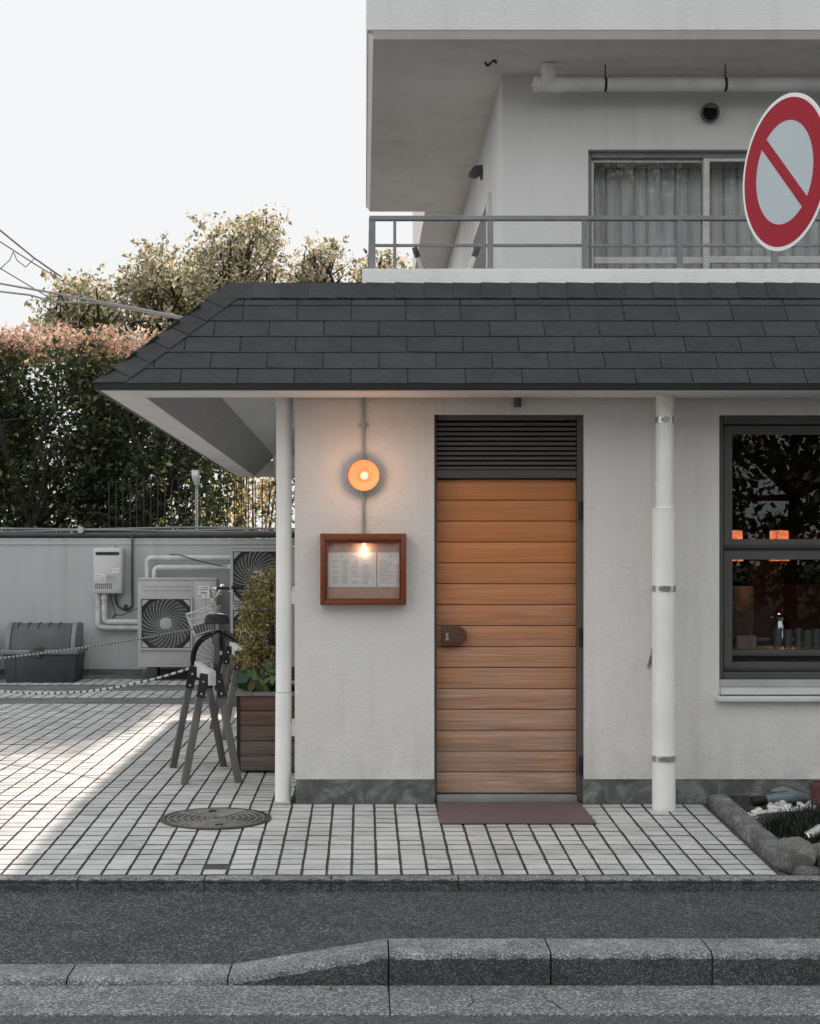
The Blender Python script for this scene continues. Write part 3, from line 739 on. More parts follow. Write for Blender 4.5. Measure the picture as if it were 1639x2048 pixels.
# side window of the upper floor, seen along the wall
sw = MB()
for (y0, y1, z0, z1) in ((12.0, 12.1, 2.97, 4.0), (13.6, 13.7, 2.97, 4.0), (12.1, 13.6, 3.93, 4.0)): sw.box(XU - .03, XU, y0, y1, z0, z1)
sw.box(XU - .025, XU - .002, 12.1, 13.6, 2.97, 3.93, 1)
sw.build('side_window', ['stucco_upper', 'vent_grey'], bld, bev=.003, seg=1)
# balcony railing
ry = YP + .05
rl = MB(); rl.bar((X(739, ry), ry, Z(437, ry)), (XR, ry, Z(437, ry)), .05, .026); rl.bar((X(745, ry), ry, Z(491, ry)), (XR, ry, Z(491, ry)), .02, .017)
rl.bar((X(745, ry), ry + .02, Z(437, ry)), (X(745, ry), 15.2, Z(437, ry)), .04, .026); rl.bar((X(745, ry), ry + .02, Z(491, ry)), (X(745, ry), 15.2, Z(491, ry)), .02, .017)
rail = rl.build('balcony_railing', 'rail_paint', bld, bev=.002, seg=1)
for u, wpx in ((745, 13), (790, 6), (979, 11), (1168, 11), (1358, 11), (1548, 12), (1738, 11), (1928, 11), (2118, 11)):
    ps = MB(); hw = wpx * ry / F / 2; x = X(u, ry); ps.box(x - hw, x + hw, ry - .02, ry + .02, ZP - .01, Z(439, ry)); ps.box(x - hw - .006, x + hw + .006, ry - .026, ry + .026, ZP - .005, ZP + .008)
    ps.build('post', 'rail_paint', rail)
for y in (11.5, 12.8, 14.1, 15.18):
    ps = MB(); x = X(745, ry); ps.box(x - .018, x + .018, y - .018, y + .018, ZP - .01, Z(439, ry)); ps.build('post', 'rail_paint', rail)

# ------------------------------------------------------------------ fixtures on the building
def clamp_ring(mb, x, y, z, r, h=.03):
    mb.lathe([(r, -h / 2), (r + .0035, -h / 2), (r + .0035, h / 2), (r, h / 2)], (x, y, z), 'Z', 24, close=False)
    mb.box(x + r * .2, x + r * .2 + .012, y - r - .016, y - r + .004, z - h * .4, z + h * .4); mb.box(x - r * .6, x - r * .1, y - r - .006, y - r + .004, z - h * .3, z + h * .3)
yp = 9.66; rp = root('rain_pipe', 'thick white downpipe with steel clamps between the door and the window', 'downpipe', (X(1326, yp), yp, 0))
b = MB(); x = X(1326, yp); zt = tz(yp) - .01
b.tube([(x, yp, zt), (x, yp, Z(1019, yp))], .066, 28); b.build('lower_pipe', 'pvc_paint', rp, smooth=True)
b = MB(); b.tube([(x, yp, Z(1019, yp) - .004), (x, yp, Z(1017, yp)), (x, yp, Z(1017, yp) + .003)], [.066, .067, .06], 28); b.tube([(x + .004, yp, Z(1017, yp)), (x + .007, yp, 2.36)], .051, 28); b.build('upper_pipe', 'pvc_paint', rp, smooth=True)
for v, r_ in ((840, .051), (1177, .066), (1516, .066)):
    b = MB(); clamp_ring(b, x + (.005 if v < 1000 else 0), yp, Z(v, yp), r_, .034); b.box(x - .01, x + .01, yp + r_, YF - .001, Z(v, yp) - .012, Z(v, yp) + .012); b.build('clamp', 'steel', rp, smooth=True)
yp = 9.93; rp = root('rain_pipe', 'slim white downpipe at the left corner of the building beside the planter', 'downpipe', (X(569, yp), yp, 0))
b = MB(); x = X(569, yp); b.tube([(x - .008, yp, -.01), (x - .004, yp, Z(1385, yp))], .047, 26); b.tube([(x - .004, yp, Z(1385, yp) + .003), (x, yp, ZT)], .0455, 26); b.build('pipe', 'pvc_paint', rp, smooth=True)
b = MB(); b.tube([(x, yp, Z(812, yp)), (x, yp, ZT)], .05, 26); b.build('collar', 'pvc_paint', rp, smooth=True)
for v in (840, 1190, 1455):
    b = MB(); b.box(x + .04, x + .075, yp - .01, yp + .03, Z(v, yp) - .02, Z(v, yp) + .02); b.tube([(x + .052, yp, Z(v, yp) - .05), (x + .058, yp, Z(v, yp) + .05)], .014, 8); b.build('bracket', 'pvc_dirty', rp)
b = MB(); b.box(X(584, yp), X(590, yp), 9.92, 9.95, -.0, .03); tag(b.build('moss_patch', 'moss', loc=(X(587, yp), yp, 0), bev=.006), 'small green moss patch at the foot of the corner downpipe', 'moss')
yp = 10.0; cdp = []
xx = X(586, yp)
cd = MB(); cd.tube(bend([(xx, yp, Z(1165, yp)), (xx - .004, yp, Z(1240, yp)), (xx - .006, yp, Z(1300, yp)), (xx + .002, yp, Z(1318, yp)), (xx + .008, yp, Z(1300, yp)), (xx + .004, yp, Z(1170, yp))], .02), .0035, 6); cd.tube([(xx - .012, yp, Z(1168, yp)), (xx + .012, yp, Z(1162, yp))], .008, 6)
tag(cd.build('rope_loop', 'cord_white', loc=(xx, yp, Z(1165, yp)), smooth=True), 'loop of white cord hanging between the corner downpipe and the wall', 'rope')
# drain pipe under the upper slab
yp = 10.82; zc = Z(169, yp); rp = root('drain_pipe', 'horizontal white drain pipe under the upper balcony slab', 'pipe', (X(1300, yp), yp, zc))
b = MB(); b.tube([(X(1112, yp), yp, zc), (XR, yp, zc)], .043, 22); b.build('pipe', 'pvc_dirty', rp, smooth=True)
b = MB(); b.tube([(X(1066, yp), yp, zc), (X(1081, yp), yp, zc)], .049, 22); b.tube([(X(1081, yp), yp, zc), (X(1107, yp), yp, zc)], .045, 22); b.tube([(X(1107, yp), yp, zc), (X(1121, yp), yp, zc)], .049, 22)
b.tube([(X(1062, yp), yp, zc), (X(1066, yp), yp, zc)], .016, 10); b.tube([(X(1094, yp), yp - .01, zc + .01), (X(1094, yp), yp - .03, ZS)], .045, 22); b.build('tee_fitting', 'pvc_dirty', rp, smooth=True)
for u in (1209, 1449, 1690):
    b = MB(); b.lathe([(.043, -.008), (.0455, -.008), (.0455, .008), (.043, .008)], (X(u, yp), yp, zc), 'X', 22, close=False); b.tube([(X(u, yp), yp, zc + .045), (X(u, yp), yp, ZS)], .004, 8); b.build('hanger', 'hinge_dark', rp, smooth=True)
# round vents
yv = YU; cx, cz = X(1416, yv), Z(229, yv)
rp = root('wall_vent', 'round grey vent cap on the upper wall above the curtained window', 'vent', (cx, yv, cz), 'vent caps of the upper floor')
b = MB(); b.lathe([(.0, -.006), (.055, -.01), (.062, -.03), (.06, -.05), (.05, -.055), (.046, -.04), (.044, -.012)], (cx, yv, cz), 'Y', 28, close=False); b.build('hood', 'vent_grey', rp, smooth=True)
b = MB()
for i in range(4):
    b.box(cx - .04, cx + .04, yv - .05, yv - .03, cz - .03 + .016 * i, cz - .026 + .016 * i)
b.lathe([(.0, -.02), (.046, -.02)], (cx, yv, cz - .004), 'Y', 24, close=False); b.build('slats', 'vent_dark', rp)
b = MB(); b.prism([(cx + .06 * math.cos(R(a)), cz + .06 * math.sin(R(a))) for a in range(25, 160, 9)], yv - .066, yv - .056, 'Y'); b.build('lip', 'vent_grey', rp)
ys = 12.9; zc = Z(345, ys)
rp = root('wall_vent', 'dark hooded vent sticking out of the side wall under the balcony slab', 'vent', (XU, ys, zc), 'vent caps of the upper floor')
b = MB(); b.lathe([(.055, .0), (.058, -.008), (.058, -.014), (.045, -.018)], (XU, ys, zc), 'X', 24, close=False)
pts = [(XU - .01, ys, zc + .015), (XU - .045, ys, zc + .01), (XU - .068, ys, zc - .015), (XU - .074, ys, zc - .035)]
b.tube(pts, [.045, .044, .038, .034], 16); b.build('hood', 'vent_grey', rp, smooth=True)
# laundry pole brackets behind the railing
for (u0, v0, u1, v1, y, lab) in ((829, 500, 850, 560, 13.3, 'pale folding pole bracket leaning left behind the balcony railing'), (953, 497, 930, 560, 11.6, 'pale folding pole bracket beside the side wall behind the railing')):
    a, c = Vector((X(u0, y), y, Z(v0, y))), Vector((X(u1, y), y, Z(v1, y)))
    rp = root('pole_bracket', lab, 'bracket', tuple(c), 'laundry pole brackets')
    b = MB(); b.bar(c, a, .03, .02, (0, 1, 0)); b.build('arm', 'pvc_dirty', rp, bev=.003)
    d = (a - c).normalized(); b = MB(); b.bar(a - d * .06, a + d * .02, .042, .034, (0, 1, 0)); b.tube([a - d * .02 + Vector((0, -.03, 0)), a - d * .02 + Vector((0, .03, 0))], .009, 8); b.build('knuckle', 'vent_grey', rp, bev=.004)
    b = MB(); b.box(c.x - .05, c.x + .05, c.y - .03, c.y + .03, 2.95, c.z + .02); b.build('foot', 'pvc_dirty', rp)
# peeled paint flakes
b = MB()
yfk = 10.75
for k in range(7): b.box(X(968 + k * 3.4, yfk), X(972 + k * 3.4, yfk), yfk + .05 * math.sin(k), yfk + .05 * math.sin(k) + .04, ZS - .006, ZS - .001)
tag(b.build('paint_flake', 'crack_dark', loc=(X(980, yfk), yfk, ZS)), 'dark curled flake of peeled paint on the upper soffit', 'paint flake')

# curtains upstairs
def curtain(x0, x1, label):
    rp = root('curtain', label, 'curtain', ((x0 + x1) / 2, YG + .22, 3.02), 'curtains upstairs')
    for nm, z0, z1, amp, yo in (('drape', 3.02, Z(336, YG + .2), .026, 0), ('heading', Z(336, YG + .2), Z(300, YG + .2), .009, -.004)):
        b = MB(); n = int((x1 - x0) / .006); vs = []
        for i in range(n + 1):
            x = x0 + (x1 - x0) * i / n; ph = (x - x0) / .0925
            fr_ = ph - math.floor(ph); y = YG + .22 + yo + amp * (math.cos(2 * math.pi * ph) * .5 + (1.7 * math.exp(-((fr_ - .5) / .09) ** 2))) + .004 * math.sin(x * 31)
            vs += [(x, y, z0), (x + .004 * math.sin(ph * 2.2), y, z1)]
        b.add(vs, [(2 * i, 2 * i + 2, 2 * i + 3, 2 * i + 1) for i in range(n)])
        b.build(nm, 'curtain', rp, smooth=True, fix=False)
curtain(XO0 + .02, xm + .02, 'pale pleated curtain hanging behind the left pane upstairs')
curtain(xm + .025, XO1 - .02, 'pale pleated curtain hanging behind the right pane upstairs, beside the sign')

# lamp with conduit
xl = X(728, YF); zl = Z(952, YF)
lp = root('wall_lamp', 'round copper wall lamp with glowing bulb above the menu case', 'lamp', (xl, YF, zl))
b = MB(); b.lathe([(.03, -.004), (.05, -.03), (.075, -.055), (.0935, -.085), (.0915, -.088), (.088, -.086)], (xl, YF, zl), 'Y', 48, close=False); b.build('shade', 'brass_lamp', lp, smooth=True)
b = MB(); b.lathe([(.0895, -.0845), (.072, -.058), (.05, -.04), (.0, -.032)], (xl, YF, zl), 'Y', 48, close=False); b.build('reflector', 'lamp_inside', lp, smooth=True)
b = MB(); b.lathe([(.0, -.0765), (.010, -.074), (.014, -.066), (.014, -.058), (.010, -.048)], (xl + .003, YF, zl), 'Y', 24, close=False); b.build('bulb', 'bulb', lp, smooth=True)
b = MB(); b.lathe([(.022, -.036), (.026, -.05), (.024, -.05), (.02, -.036)], (xl + .003, YF, zl), 'Y', 24, close=False); b.build('socket', 'brass_plate', lp, smooth=True)
ld = bpy.data.lights.new('lamp_light', 'POINT'); ld.energy = .62; ld.color = (1, .52, .28); ld.shadow_soft_size = .05
lo = bpy.data.objects.new('lamp_light', ld); COL.objects.link(lo); lo.parent = lp; lo.location = (.003, -.24, 0)
cn = root('conduit', 'thin grey metal conduit running down the wall to the lamp and menu case', 'conduit', (xl, YF, Z(1066, YF)))
b = MB(); b.tube([(xl - .001, YF - .018, ZT), (xl, YF - .018, zl + .05)], .0108, 12); b.tube([(xl, YF - .018, zl - .05), (xl, YF - .018, Z(1068, YF))], .0108, 12); b.build('tube', 'conduit', cn, smooth=True)
b = MB(); zc = Z(852, YF)
for s in (-1, 1): b.box(xl + s * .022 - .009, xl + s * .022 + .009, YF - .006, YF - .001, zc - .009, zc + .009)
b.lathe([(.0095, -.007), (.0125, -.007), (.0125, .007), (.0095, .007)], (xl, YF - .012, zc), 'Z', 12, close=False); b.build('saddle_clip', 'sill_metal', cn)
# sensor under the eave
xs, ysn = X(1033, 9.83), 9.83
b = MB(); b.lathe([(.0, -.062), (.02, -.062), (.023, -.056), (.023, .0), (.02, .02)], (xs, ysn - .01, Z(793, ysn)), 'Z', 20); tag(b.build('sensor', 'sash_grey', loc=(xs, ysn, Z(793, ysn)), smooth=True), 'small grey cylinder sensor under the eave above the door', 'sensor')

# menu case
x0, x1, z0, z1 = X(641, 9.78), X(813, 9.78), Z(1210, 9.78), Z(1067, 9.78); ym = 9.77
mc = root('menu_case', 'reddish wooden menu case with lit glass front on the wall', 'menu case', ((x0 + x1) / 2, YF, z0))
b = MB(); frame_box(b, x0, x1, z0, z1, .028, .028, .026, .040, ym, YF - .001); frame_box(b, x0 + .028, x1 - .028, z0 + .026, z1 - .040, .012, .012, .012, .016, ym + .012, ym + .039)
b.build('frame', 'frame_wood', mc, bev=.0025, seg=2)
b = MB(); b.box(x0 + .02, x1 - .02, ym + .040, YF - .002, z0 + .02, z1 - .02); b.build('back_board', 'cork', mc)
b = MB(); b.box(x0 + .036, x1 - .036, ym + .013, ym + .0155, z0 + .034, z1 - .05); b.build('glass', 'case_glass', mc)
rt = random.Random(5)
yp_ = ym + .0385
def paper(u0, u1, v0, v1, cols, rows, mark):
    a, c, d, e = X(u0, yp_), X(u1, yp_), Z(v1, yp_), Z(v0, yp_)
    b = MB(); b.box(a, c, yp_ - .0012, yp_, d, e); p = b.build('menu_sheet', 'paper', mc)
    b = MB(); W = c - a; H = e - d
    for ci in range(cols):
        for ri in range(rows):
            if rt.random() < .12: continue
            zz = e - H * (.24 + .70 * ri / rows); xx = a + W * (.08 + .88 * ci / cols); L = W / cols * rt.uniform(.3, .62)
            s = xx
            while s < xx + L:
                q = rt.uniform(.002, .007); b.box(s, min(s + q, xx + L), yp_ - .0018, yp_ - .0013, zz - .0010, zz + .0010); s += q + rt.uniform(.0008, .002)
            if rt.random() < .7: b.box(xx + W / cols * .74, xx + W / cols * .84, yp_ - .0018, yp_ - .0013, zz - .001, zz + .001)
    for fx in mark:
        mx_ = a + W * fx; zz = e - H * .11
        b.box(mx_ - .0008, mx_ + .0008, yp_ - .0018, yp_ - .0013, zz - .009, zz + .009); b.box(mx_ - .004, mx_, yp_ - .0018, yp_ - .0013, zz - .009, zz - .007)
    b.build('print', 'ink_soft', p)
paper(657, 753, 1105, 1174, 4, 14, (.27, .69)); paper(755.5, 802, 1105, 1174, 1, 13, (.55,))
b = MB(); xb_, zb2 = X(729, ym), Z(1091, 9.8); b.lathe([(.0, -.022), (.006, -.018), (.008, -.008), (.006, .004), (.006, .02)], (xb_, ym + .028, zb2), 'Z', 16); b.build('bulb', 'bulb', mc, smooth=True)
ld = bpy.data.lights.new('case_light', 'POINT'); ld.energy = .065; ld.color = (1, .6, .36); ld.shadow_soft_size = .01
lo = bpy.data.objects.new('case_light', ld); COL.objects.link(lo); lo.parent = mc; lo.location = (xb_ - (x0 + x1) / 2, ym + .026 - YF, zb2 - z0 - .03)

# door mat, manhole
mt = MB(); mt.slab([(X(873, 9.80), 9.80, .004), (X(1158, 9.80), 9.80, .004), (X(1192, 9.2), 9.2, tz(9.2) + .004), (X(878, 9.2), 9.2, tz(9.2) + .004)], (0, 0, 1), .008)
tag(mt.build('door_mat', 'mat_red', loc=(.85, 9.5, 0), bev=.003), 'flat dull red door mat lying in front of the wooden door', 'door mat')
ymh = 9.36; xmh = X(432.5, ymh); zmh = tz(ymh)
mh = root('manhole_cover', 'round dark iron manhole cover with rings and spokes in the paving', 'manhole cover', (xmh, ymh, zmh))
sl_ = .07 / (YF - YE)
def onslope(mb): mb.v = [(p[0], p[1], p[2] + (p[1] - ymh) * sl_) for p in mb.v]; return mb
b = MB(); b.lathe([(.305, -.03), (.305, .007), (.28, .0085), (.28, .004), (.0, .004)], (xmh, ymh, zmh), 'Z', 64); onslope(b).build('disc', 'manhole_iron', mh, smooth=True)
b = MB()
for i, r in enumerate((.05, .085, .12, .155, .19, .225, .265)):
    b.lathe([(r - .004, .0035), (r - .003, .0085), (r + .003, .0085), (r + .004, .0035)], (xmh, ymh, zmh), 'Z', 64, close=False)
for k in range(8):
    a = R(22.5 * 0 + 45 * k + 8); c, s = math.cos(a), math.sin(a)
    b.bar((xmh + c * .02, ymh + s * .02, zmh + .005), (xmh + c * .262, ymh + s * .262, zmh + .005), .007, .007)
onslope(b).build('ribs', 'manhole_rib', mh)
for a in (100, 280):
    b = MB(); b.box(xmh + .2 * math.cos(R(a)) - .02, xmh + .2 * math.cos(R(a)) + .02, ymh + .2 * math.sin(R(a)) - .02, ymh + .2 * math.sin(R(a)) + .02, zmh + .001, zmh + .0095)
    onslope(b).build('lift_slot', 'dark_gasket', mh)
# fallen leaf in the gutter
b = MB(); xlf = X(662, 6.62); b.add([(xlf - .012, 6.62, -.256), (xlf, 6.61, -.246), (xlf + .016, 6.62, -.25), (xlf + .004, 6.635, -.251)], [(0, 1, 2, 3)]); tag(b.build('fallen_leaf', 'dead_leaf', loc=(xlf, 6.62, -.255), fix=False), 'single brown fallen leaf lying in the gutter by the kerb', 'leaf')
# twig brush hanging behind the pipe
xb_, yb_ = X(1299, 9.8), 9.8
b = MB()
for i in range(26):
    a = rt.uniform(-.018, .006); b.tube([(xb_ + .012 + a * .2, yb_, Z(1302, yb_)), (xb_ + a, yb_ + rt.uniform(-.012, .012), Z(1336 + rt.uniform(-6, 4), yb_))], .0012, 4, caps=False)
b.tube([(xb_ + .012, yb_, Z(1296, yb_)), (xb_ + .01, yb_, Z(1312, yb_))], .006, 8)
tag(b.build('hanging_brush', 'straw', loc=(xb_, yb_, Z(1310, yb_))), 'small dry twig brush hanging behind the thick downpipe', 'brush')

# ------------------------------------------------------------------ inside the lower window
yc = 10.5; zc = Z(1298, yc)
ct = root('counter', 'long counter with pale top just inside the lower window', 'counter', (3.2, yc, .06))
b = MB(); b.box(1.9, 5.2, yc - .12, yc + .35, zc - .035, zc); b.build('counter_top', 'counter_top', ct, bev=.004)
b = MB(); b.box(1.95, 5.15, yc - .06, yc + .33, .06, zc - .037); 
for xx in (2.35, 2.62, 3.1): b.box(xx, xx + .05, yc - .08, yc - .06, .06, zc - .06)
b.build('cabinet', 'counter_front', ct)
def tumbler(name, u, w_, h_, lab, y):
    x = X(u, y); r = w_ / 2
    b = MB(); b.lathe([(.0, .004), (r * .9, .004), (r, h_), (r - .003, h_), (r * .85, .012), (.0, .012)], (x, y, zc), 'Z', 18, close=False)
    return tag(b.build(name, 'tumbler_glass', loc=(x, y, zc), smooth=True), lab, 'glass', 'drinking glasses on the counter')
y = 10.52
gl = ['clear glass at the left end of the row on the counter', 'second clear glass from the left on the counter', 'third clear glass from the left on the counter', 'fourth clear glass from the left on the counter', 'clear glass cut by the right edge of the photo on the counter']
for i, u in enumerate((1553, 1574, 1595, 1613, 1630)): tumbler('drinking_glass', u, .06, .125 - .008 * (i % 2), gl[i], y + .02 * (i % 3))
b = MB(); b.box(X(1472, y), X(1511, y), y, y + .1, zc, Z(1272, y)); tag(b.build('paper_box', 'box_pink', loc=(X(1490, y), y, zc), bev=.003), 'small pinkish box on the counter at the window left edge', 'box')
b = MB(); xk = X(1496, y); b.tube([(xk, y - .04, zc), (xk - .006, y - .04, Z(1240, y))], .0025, 8); b.tube([(xk + .02, y - .04, zc), (xk + .004, y - .04, Z(1240, y))], .0018, 8)
b.lathe([(.0, -.006), (.014, -.004), (.016, .002), (.01, .01), (.0, .014)], (xk - .002, y - .04, Z(1246, y)), 'Z', 14); tag(b.build('wire_holder', 'wire_grey', loc=(xk, y, zc), smooth=True), 'small wire holder with round top standing by the pinkish box', 'wire holder')
b = MB(); y2 = 11.6; xk = X(1556, y2); b.lathe([(.06, .0), (.062, .10), (.05, .12), (.05, .135), (.065, .14), (.065, .15), (.03, .17), (.0, .175)], (xk, y2, .86), 'Z', 24)
tag(b.build('steel_canister', 'chrome', loc=(xk, y2, .86), smooth=True), 'shiny steel canister standing behind the glasses', 'canister')
b = MB(); b.box(xk - .3, xk + 1.2, y2 - .15, y2 + .25, .82, .86); b.box(xk - .28, xk + 1.18, y2 - .12, y2 + .22, .06, .82); tag(b.build('back_shelf', 'counter_front', loc=(xk + .4, y2, .06), bev=.004), 'dark back shelf behind the counter holding the canister', 'shelf')
b = MB(); yb2 = 12.8; b.box(X(1462, yb2), X(1506, yb2), yb2, yb2 + .3, .06, Z(1172, yb2)); b.box(X(1466, yb2), X(1502, yb2), yb2 - .004, yb2, .6, Z(1180, yb2)); tag(b.build('grey_cabinet', 'sash_grey', loc=(X(1484, yb2), yb2, .06), bev=.006), 'tall grey cabinet standing at the left of the dining room', 'cabinet')
for (u0, u1, lab) in ((1458, 1484, 'glowing orange pendant shade cut by the window frame on the left'), (1538, 1576, 'glowing orange pendant shade near the middle of the window')):
    yq = 12.3; xa, xb = X(u0, yq), X(u1, yq); cx = (xa + xb) / 2; r = (xb - xa) / 2
    rp = root('pendant_lamp', lab, 'pendant lamp', (cx, yq, Z(1118, yq)), 'pendant lamps in the dining room')
    b = MB(); b.lathe([(r * 1.04, .0), (r * 1.0, .06), (r * .97, .215), (r * .9, .22), (.01, .222)], (cx, yq, Z(1122, yq)), 'Z', 28, close=False); b.build('lamp_shade', 'pendant_glow', rp, smooth=True)
    b = MB(); b.tube([(cx, yq, Z(1122, yq) + .23), (cx, yq, 2.5)], .005, 6); b.build('cord', 'cable_black', rp)
    b = MB(); b.lathe([(.0, .02), (.03, .04), (.03, .08), (.015, .12)], (cx, yq, Z(1122, yq)), 'Z', 14); b.build('bulb', 'bulb', rp, smooth=True)
ld = bpy.data.lights.new('room_light', 'POINT'); ld.energy = .9; ld.color = (1, .5, .25); ld.shadow_soft_size = .06
lo = bpy.data.objects.new('room_light', ld); COL.objects.link(lo); lo.parent = rp; lo.location = (0, 0, -.06)

# ------------------------------------------------------------------ yard wall and what hangs on it
YW = 19.9; ZW = Z(1080, YW)
yw = root('yard_wall', 'long pale grey plastered yard wall with dark pipe along its top', 'wall', (-3, YW, 0))
b = MB(); b.box(-16, 5, YW, YW + .18, .1, ZW); b.build('wall_face', 'yard_wall_paint', yw)
b = MB(); b.box(-16, 5, YW - .005, YW + .19, ZW, ZW + .02); b.box(-16, 5, YW - .012, YW + .0, ZW - .055, ZW - .045); b.build('coping', 'yard_wall_paint', yw, bev=.003)
b = MB(); b.box(-16, 5, YW - .012, YW + .1, -.1, .1); b.build('base_strip', 'drain_concrete', yw)
b = MB(); b.tube([(-16, YW + .02, ZW + .058), (5, YW + .02, ZW + .058)], .036, 12); 
for xx in (-4.9, -2.7, -1.34, -.9): b.tube([(xx, YW + .02, ZW + .058), (xx + .035, YW + .02, ZW + .058)], .041, 12)
b.build('top_pipe', 'wall_cap', yw, smooth=True)
b = MB()
for s in range(3):
    pts = [(-16 + 16 * i / 60, YW + .05 + .015 * s + .01 * math.sin(i * .9 + s), ZW + .105 + .016 * s + .012 * math.sin(i * .55 + s * 2)) for i in range(61)]
    b.tube(pts, .011, 6)
tag(b.build('cable', 'cable_grey', loc=(-3, YW + .05, ZW + .1), smooth=True), 'bundle of loose grey cables running along the top of the yard wall', 'cable')
# fence behind the wall
fy = YW + .5
fn = root('iron_fence', 'thin dark iron bar fence standing behind the yard wall', 'fence', (-2, fy, 0))
b = MB()
for i in range(95): x = -3.05 + .0835 * i; b.box(x - .006, x + .006, fy - .006, fy + .006, .3, Z(962, fy) + .02 * ((i * 7) % 3))
b.build('bars', 'black_metal', fn)
b = MB()
for zz in (1.70, .6): b.box(-3.06, 4.9, fy - .012, fy + .012, zz, zz + .03)
b.build('rail', 'black_metal', fn)
b = MB(); b.box(-16, 6, fy + .3, fy + .5, -.2, .9); tag(b.build('retaining_wall', 'drain_concrete', loc=(-6, fy + .4, 0)), 'low concrete strip under the trees behind the iron fence', 'wall')
# flood light on a perforated post
yl = YW + .25; xl2 = X(394, yl)
fl = root('floodlight', 'grey floodlight on a slim perforated post behind the yard wall', 'floodlight', (xl2, yl, 1.2))
b = MB(); b.box(xl2 - .017, xl2 + .017, yl - .017, yl + .017, 1.2, Z(972, yl))
for i in range(14): zz = 1.72 + .038 * i; b.box(xl2 - .005, xl2 + .005, yl - .0185, yl - .0172, zz, zz + .018, 1)
b.build('post', ['galvanised', 'dark_gasket'], fl)
b = MB(); b.bar((xl2 - .005, yl - .02, 1.72), (xl2 - .16, yl - .02, 1.58), .02, .02); b.build('brace', 'galvanised', fl)
b = MB(); cz = Z(957, yl); b.prism([(xl2 - .06, cz + .10), (xl2 + .03, cz + .10), (xl2 + .035, cz - .09), (xl2 - .02, cz - .09), (xl2 - .055, cz + .02)], yl - .07, yl + .05, 'Y'); hd2 = b.build('head', 'galvanised', fl, bev=.008)
b = MB(); b.prism([(xl2 - .05, cz + .085), (xl2 + .022, cz + .085), (xl2 + .02, cz + .03), (xl2 - .045, cz + .03)], yl - .075, yl - .071, 'Y'); b.build('lens', 'sticker', hd2)
xq, zq = X(162, YW), Z(1060, YW)
b = MB(); b.lathe([(.0, -.02), (.038, -.018), (.044, -.005), (.04, .03), (.0, .035)], (xq, YW - .02, zq), 'Y', 24); b.box(xq - .01, xq + .01, YW, YW + .05, zq - .02, zq + .01)
tag(b.build('round_lamp', 'galvanised', loc=(xq, YW, zq), smooth=True), 'small round pale lamp cap on top of the yard wall', 'lamp')

# water heater
yh = 19.66; x0, x1, z0, z1 = X(187, yh), X(244, yh), Z(1187, yh), Z(1096, yh)
wh = root('water_heater', 'white gas water heater box with a vent slot hung on the yard wall', 'water heater', ((x0 + x1) / 2, YW, z0))
b = MB(); b.box(x0, x1, yh, YW - .001, z0, z1); b.build('casing', 'heater_white', wh, bev=.014, seg=2)
b = MB(); b.box(x0 + .006, x1 - .02, yh - .008, yh, z0 + .02, z1 - .01); b.build('cover', 'heater_white', wh, bev=.006)
b = MB(); xs0, xs1, zc = X(194, yh), X(237, yh), Z(1107, yh)
b.prism([(xs0 + .015 * math.cos(R(a)), zc + .018 * math.sin(R(a))) for a in range(90, 271, 30)] + [(xs1 + .015 * math.cos(R(a)), zc + .018 * math.sin(R(a))) for a in range(-90, 91, 30)], yh - .012, yh - .007, 'Y'); b.build('vent_slot', 'ac_dark', wh)
b = MB()
for i in range(9):
    for j in range(3): xx = X(191 + i * 3.9, yh); zz = Z(1177 - j * 3.8, yh); b.box(xx, xx + .014, yh - .011, yh - .0075, zz, zz + .013)
b.build('lower_grille', 'ac_dark', wh)
for (u0, u1, va, vb, mt_, pr_) in ((225, 240, 1136, 1146, 'sticker', ((227, 1140, 5), (234, 1140, 4))), (191, 212, 1148, 1160, 'sticker', ((193, 1151, 8), (193, 1156, 6), (202, 1154, 9), (202, 1158, 7))), (213, 235, 1149, 1166, 'sticker_grey', ((216, 1153, 14), (216, 1157, 12)))):
    b = MB(); b.box(X(u0, yh), X(u1, yh), yh - .0105, yh - .0078, Z(vb, yh), Z(va, yh))
    for (u, v, L) in pr_: b.box(X(u, yh), X(u + L, yh), yh - .0125, yh - .0106, Z(v + .9, yh), Z(v, yh), 1)
    b.build('sticker', [mt_, 'ink_soft'], wh)
b = MB(); b.box((x0 + x1) / 2 - .05, (x0 + x1) / 2 + .05, YW - .02, YW - .002, z1 - .01, z1 + .035); b.build('bracket', 'galvanised', wh)
yq = YW - .09
hp = root('heater_pipes', 'two wrapped pale pipes bending from the water heater to the near outdoor unit', 'pipes', (X(215, yq), yq, Z(1255, yq)))
for (u, v, yy) in ((197, 1255, yq), (210, 1244, yq - .02)):
    b = MB(); b.tube(bend([(X(u, yy), yy, z0 + .01), (X(u, yy), yy, Z(v, yy)), (X(278, yy), yy, Z(v, yy))], .05), .034, 14); b.build('wrapped_pipe', 'pipe_wrap', hp, smooth=True)
b = MB(); b.tube([(X(205, yq) + .03, yq - .03, z0 - .02), (X(205, yq) + .03, yq - .03, z0 - .07)], .038, 12); b.build('joint', 'pvc_dirty', hp, smooth=True)
b = MB(); b.tube([(X(208, yq), yq - .05, Z(1222, yq)), (X(208, yq), yq - .06, Z(1212, yq))], .014, 8); b.build('joint', 'pvc_dirty', hp, smooth=True)
b = MB(); b.tube(bend([(X(220, yq), yq, z0), (X(233, yq), yq - .02, Z(1232, yq)), (X(226, yq), yq - .02, Z(1237, yq)), (X(229, yq), yq - .02, Z(1229, yq)), (X(244, yq), yq, Z(1231, yq)), (X(278, yq), yq, Z(1216, yq))], .04), .006, 6); tag(b.build('power_cord', 'cable_black', loc=(X(230, yq), yq, Z(1232, yq)), smooth=True), 'looped black power cord below the water heater', 'cord')
yg_ = YW - .03
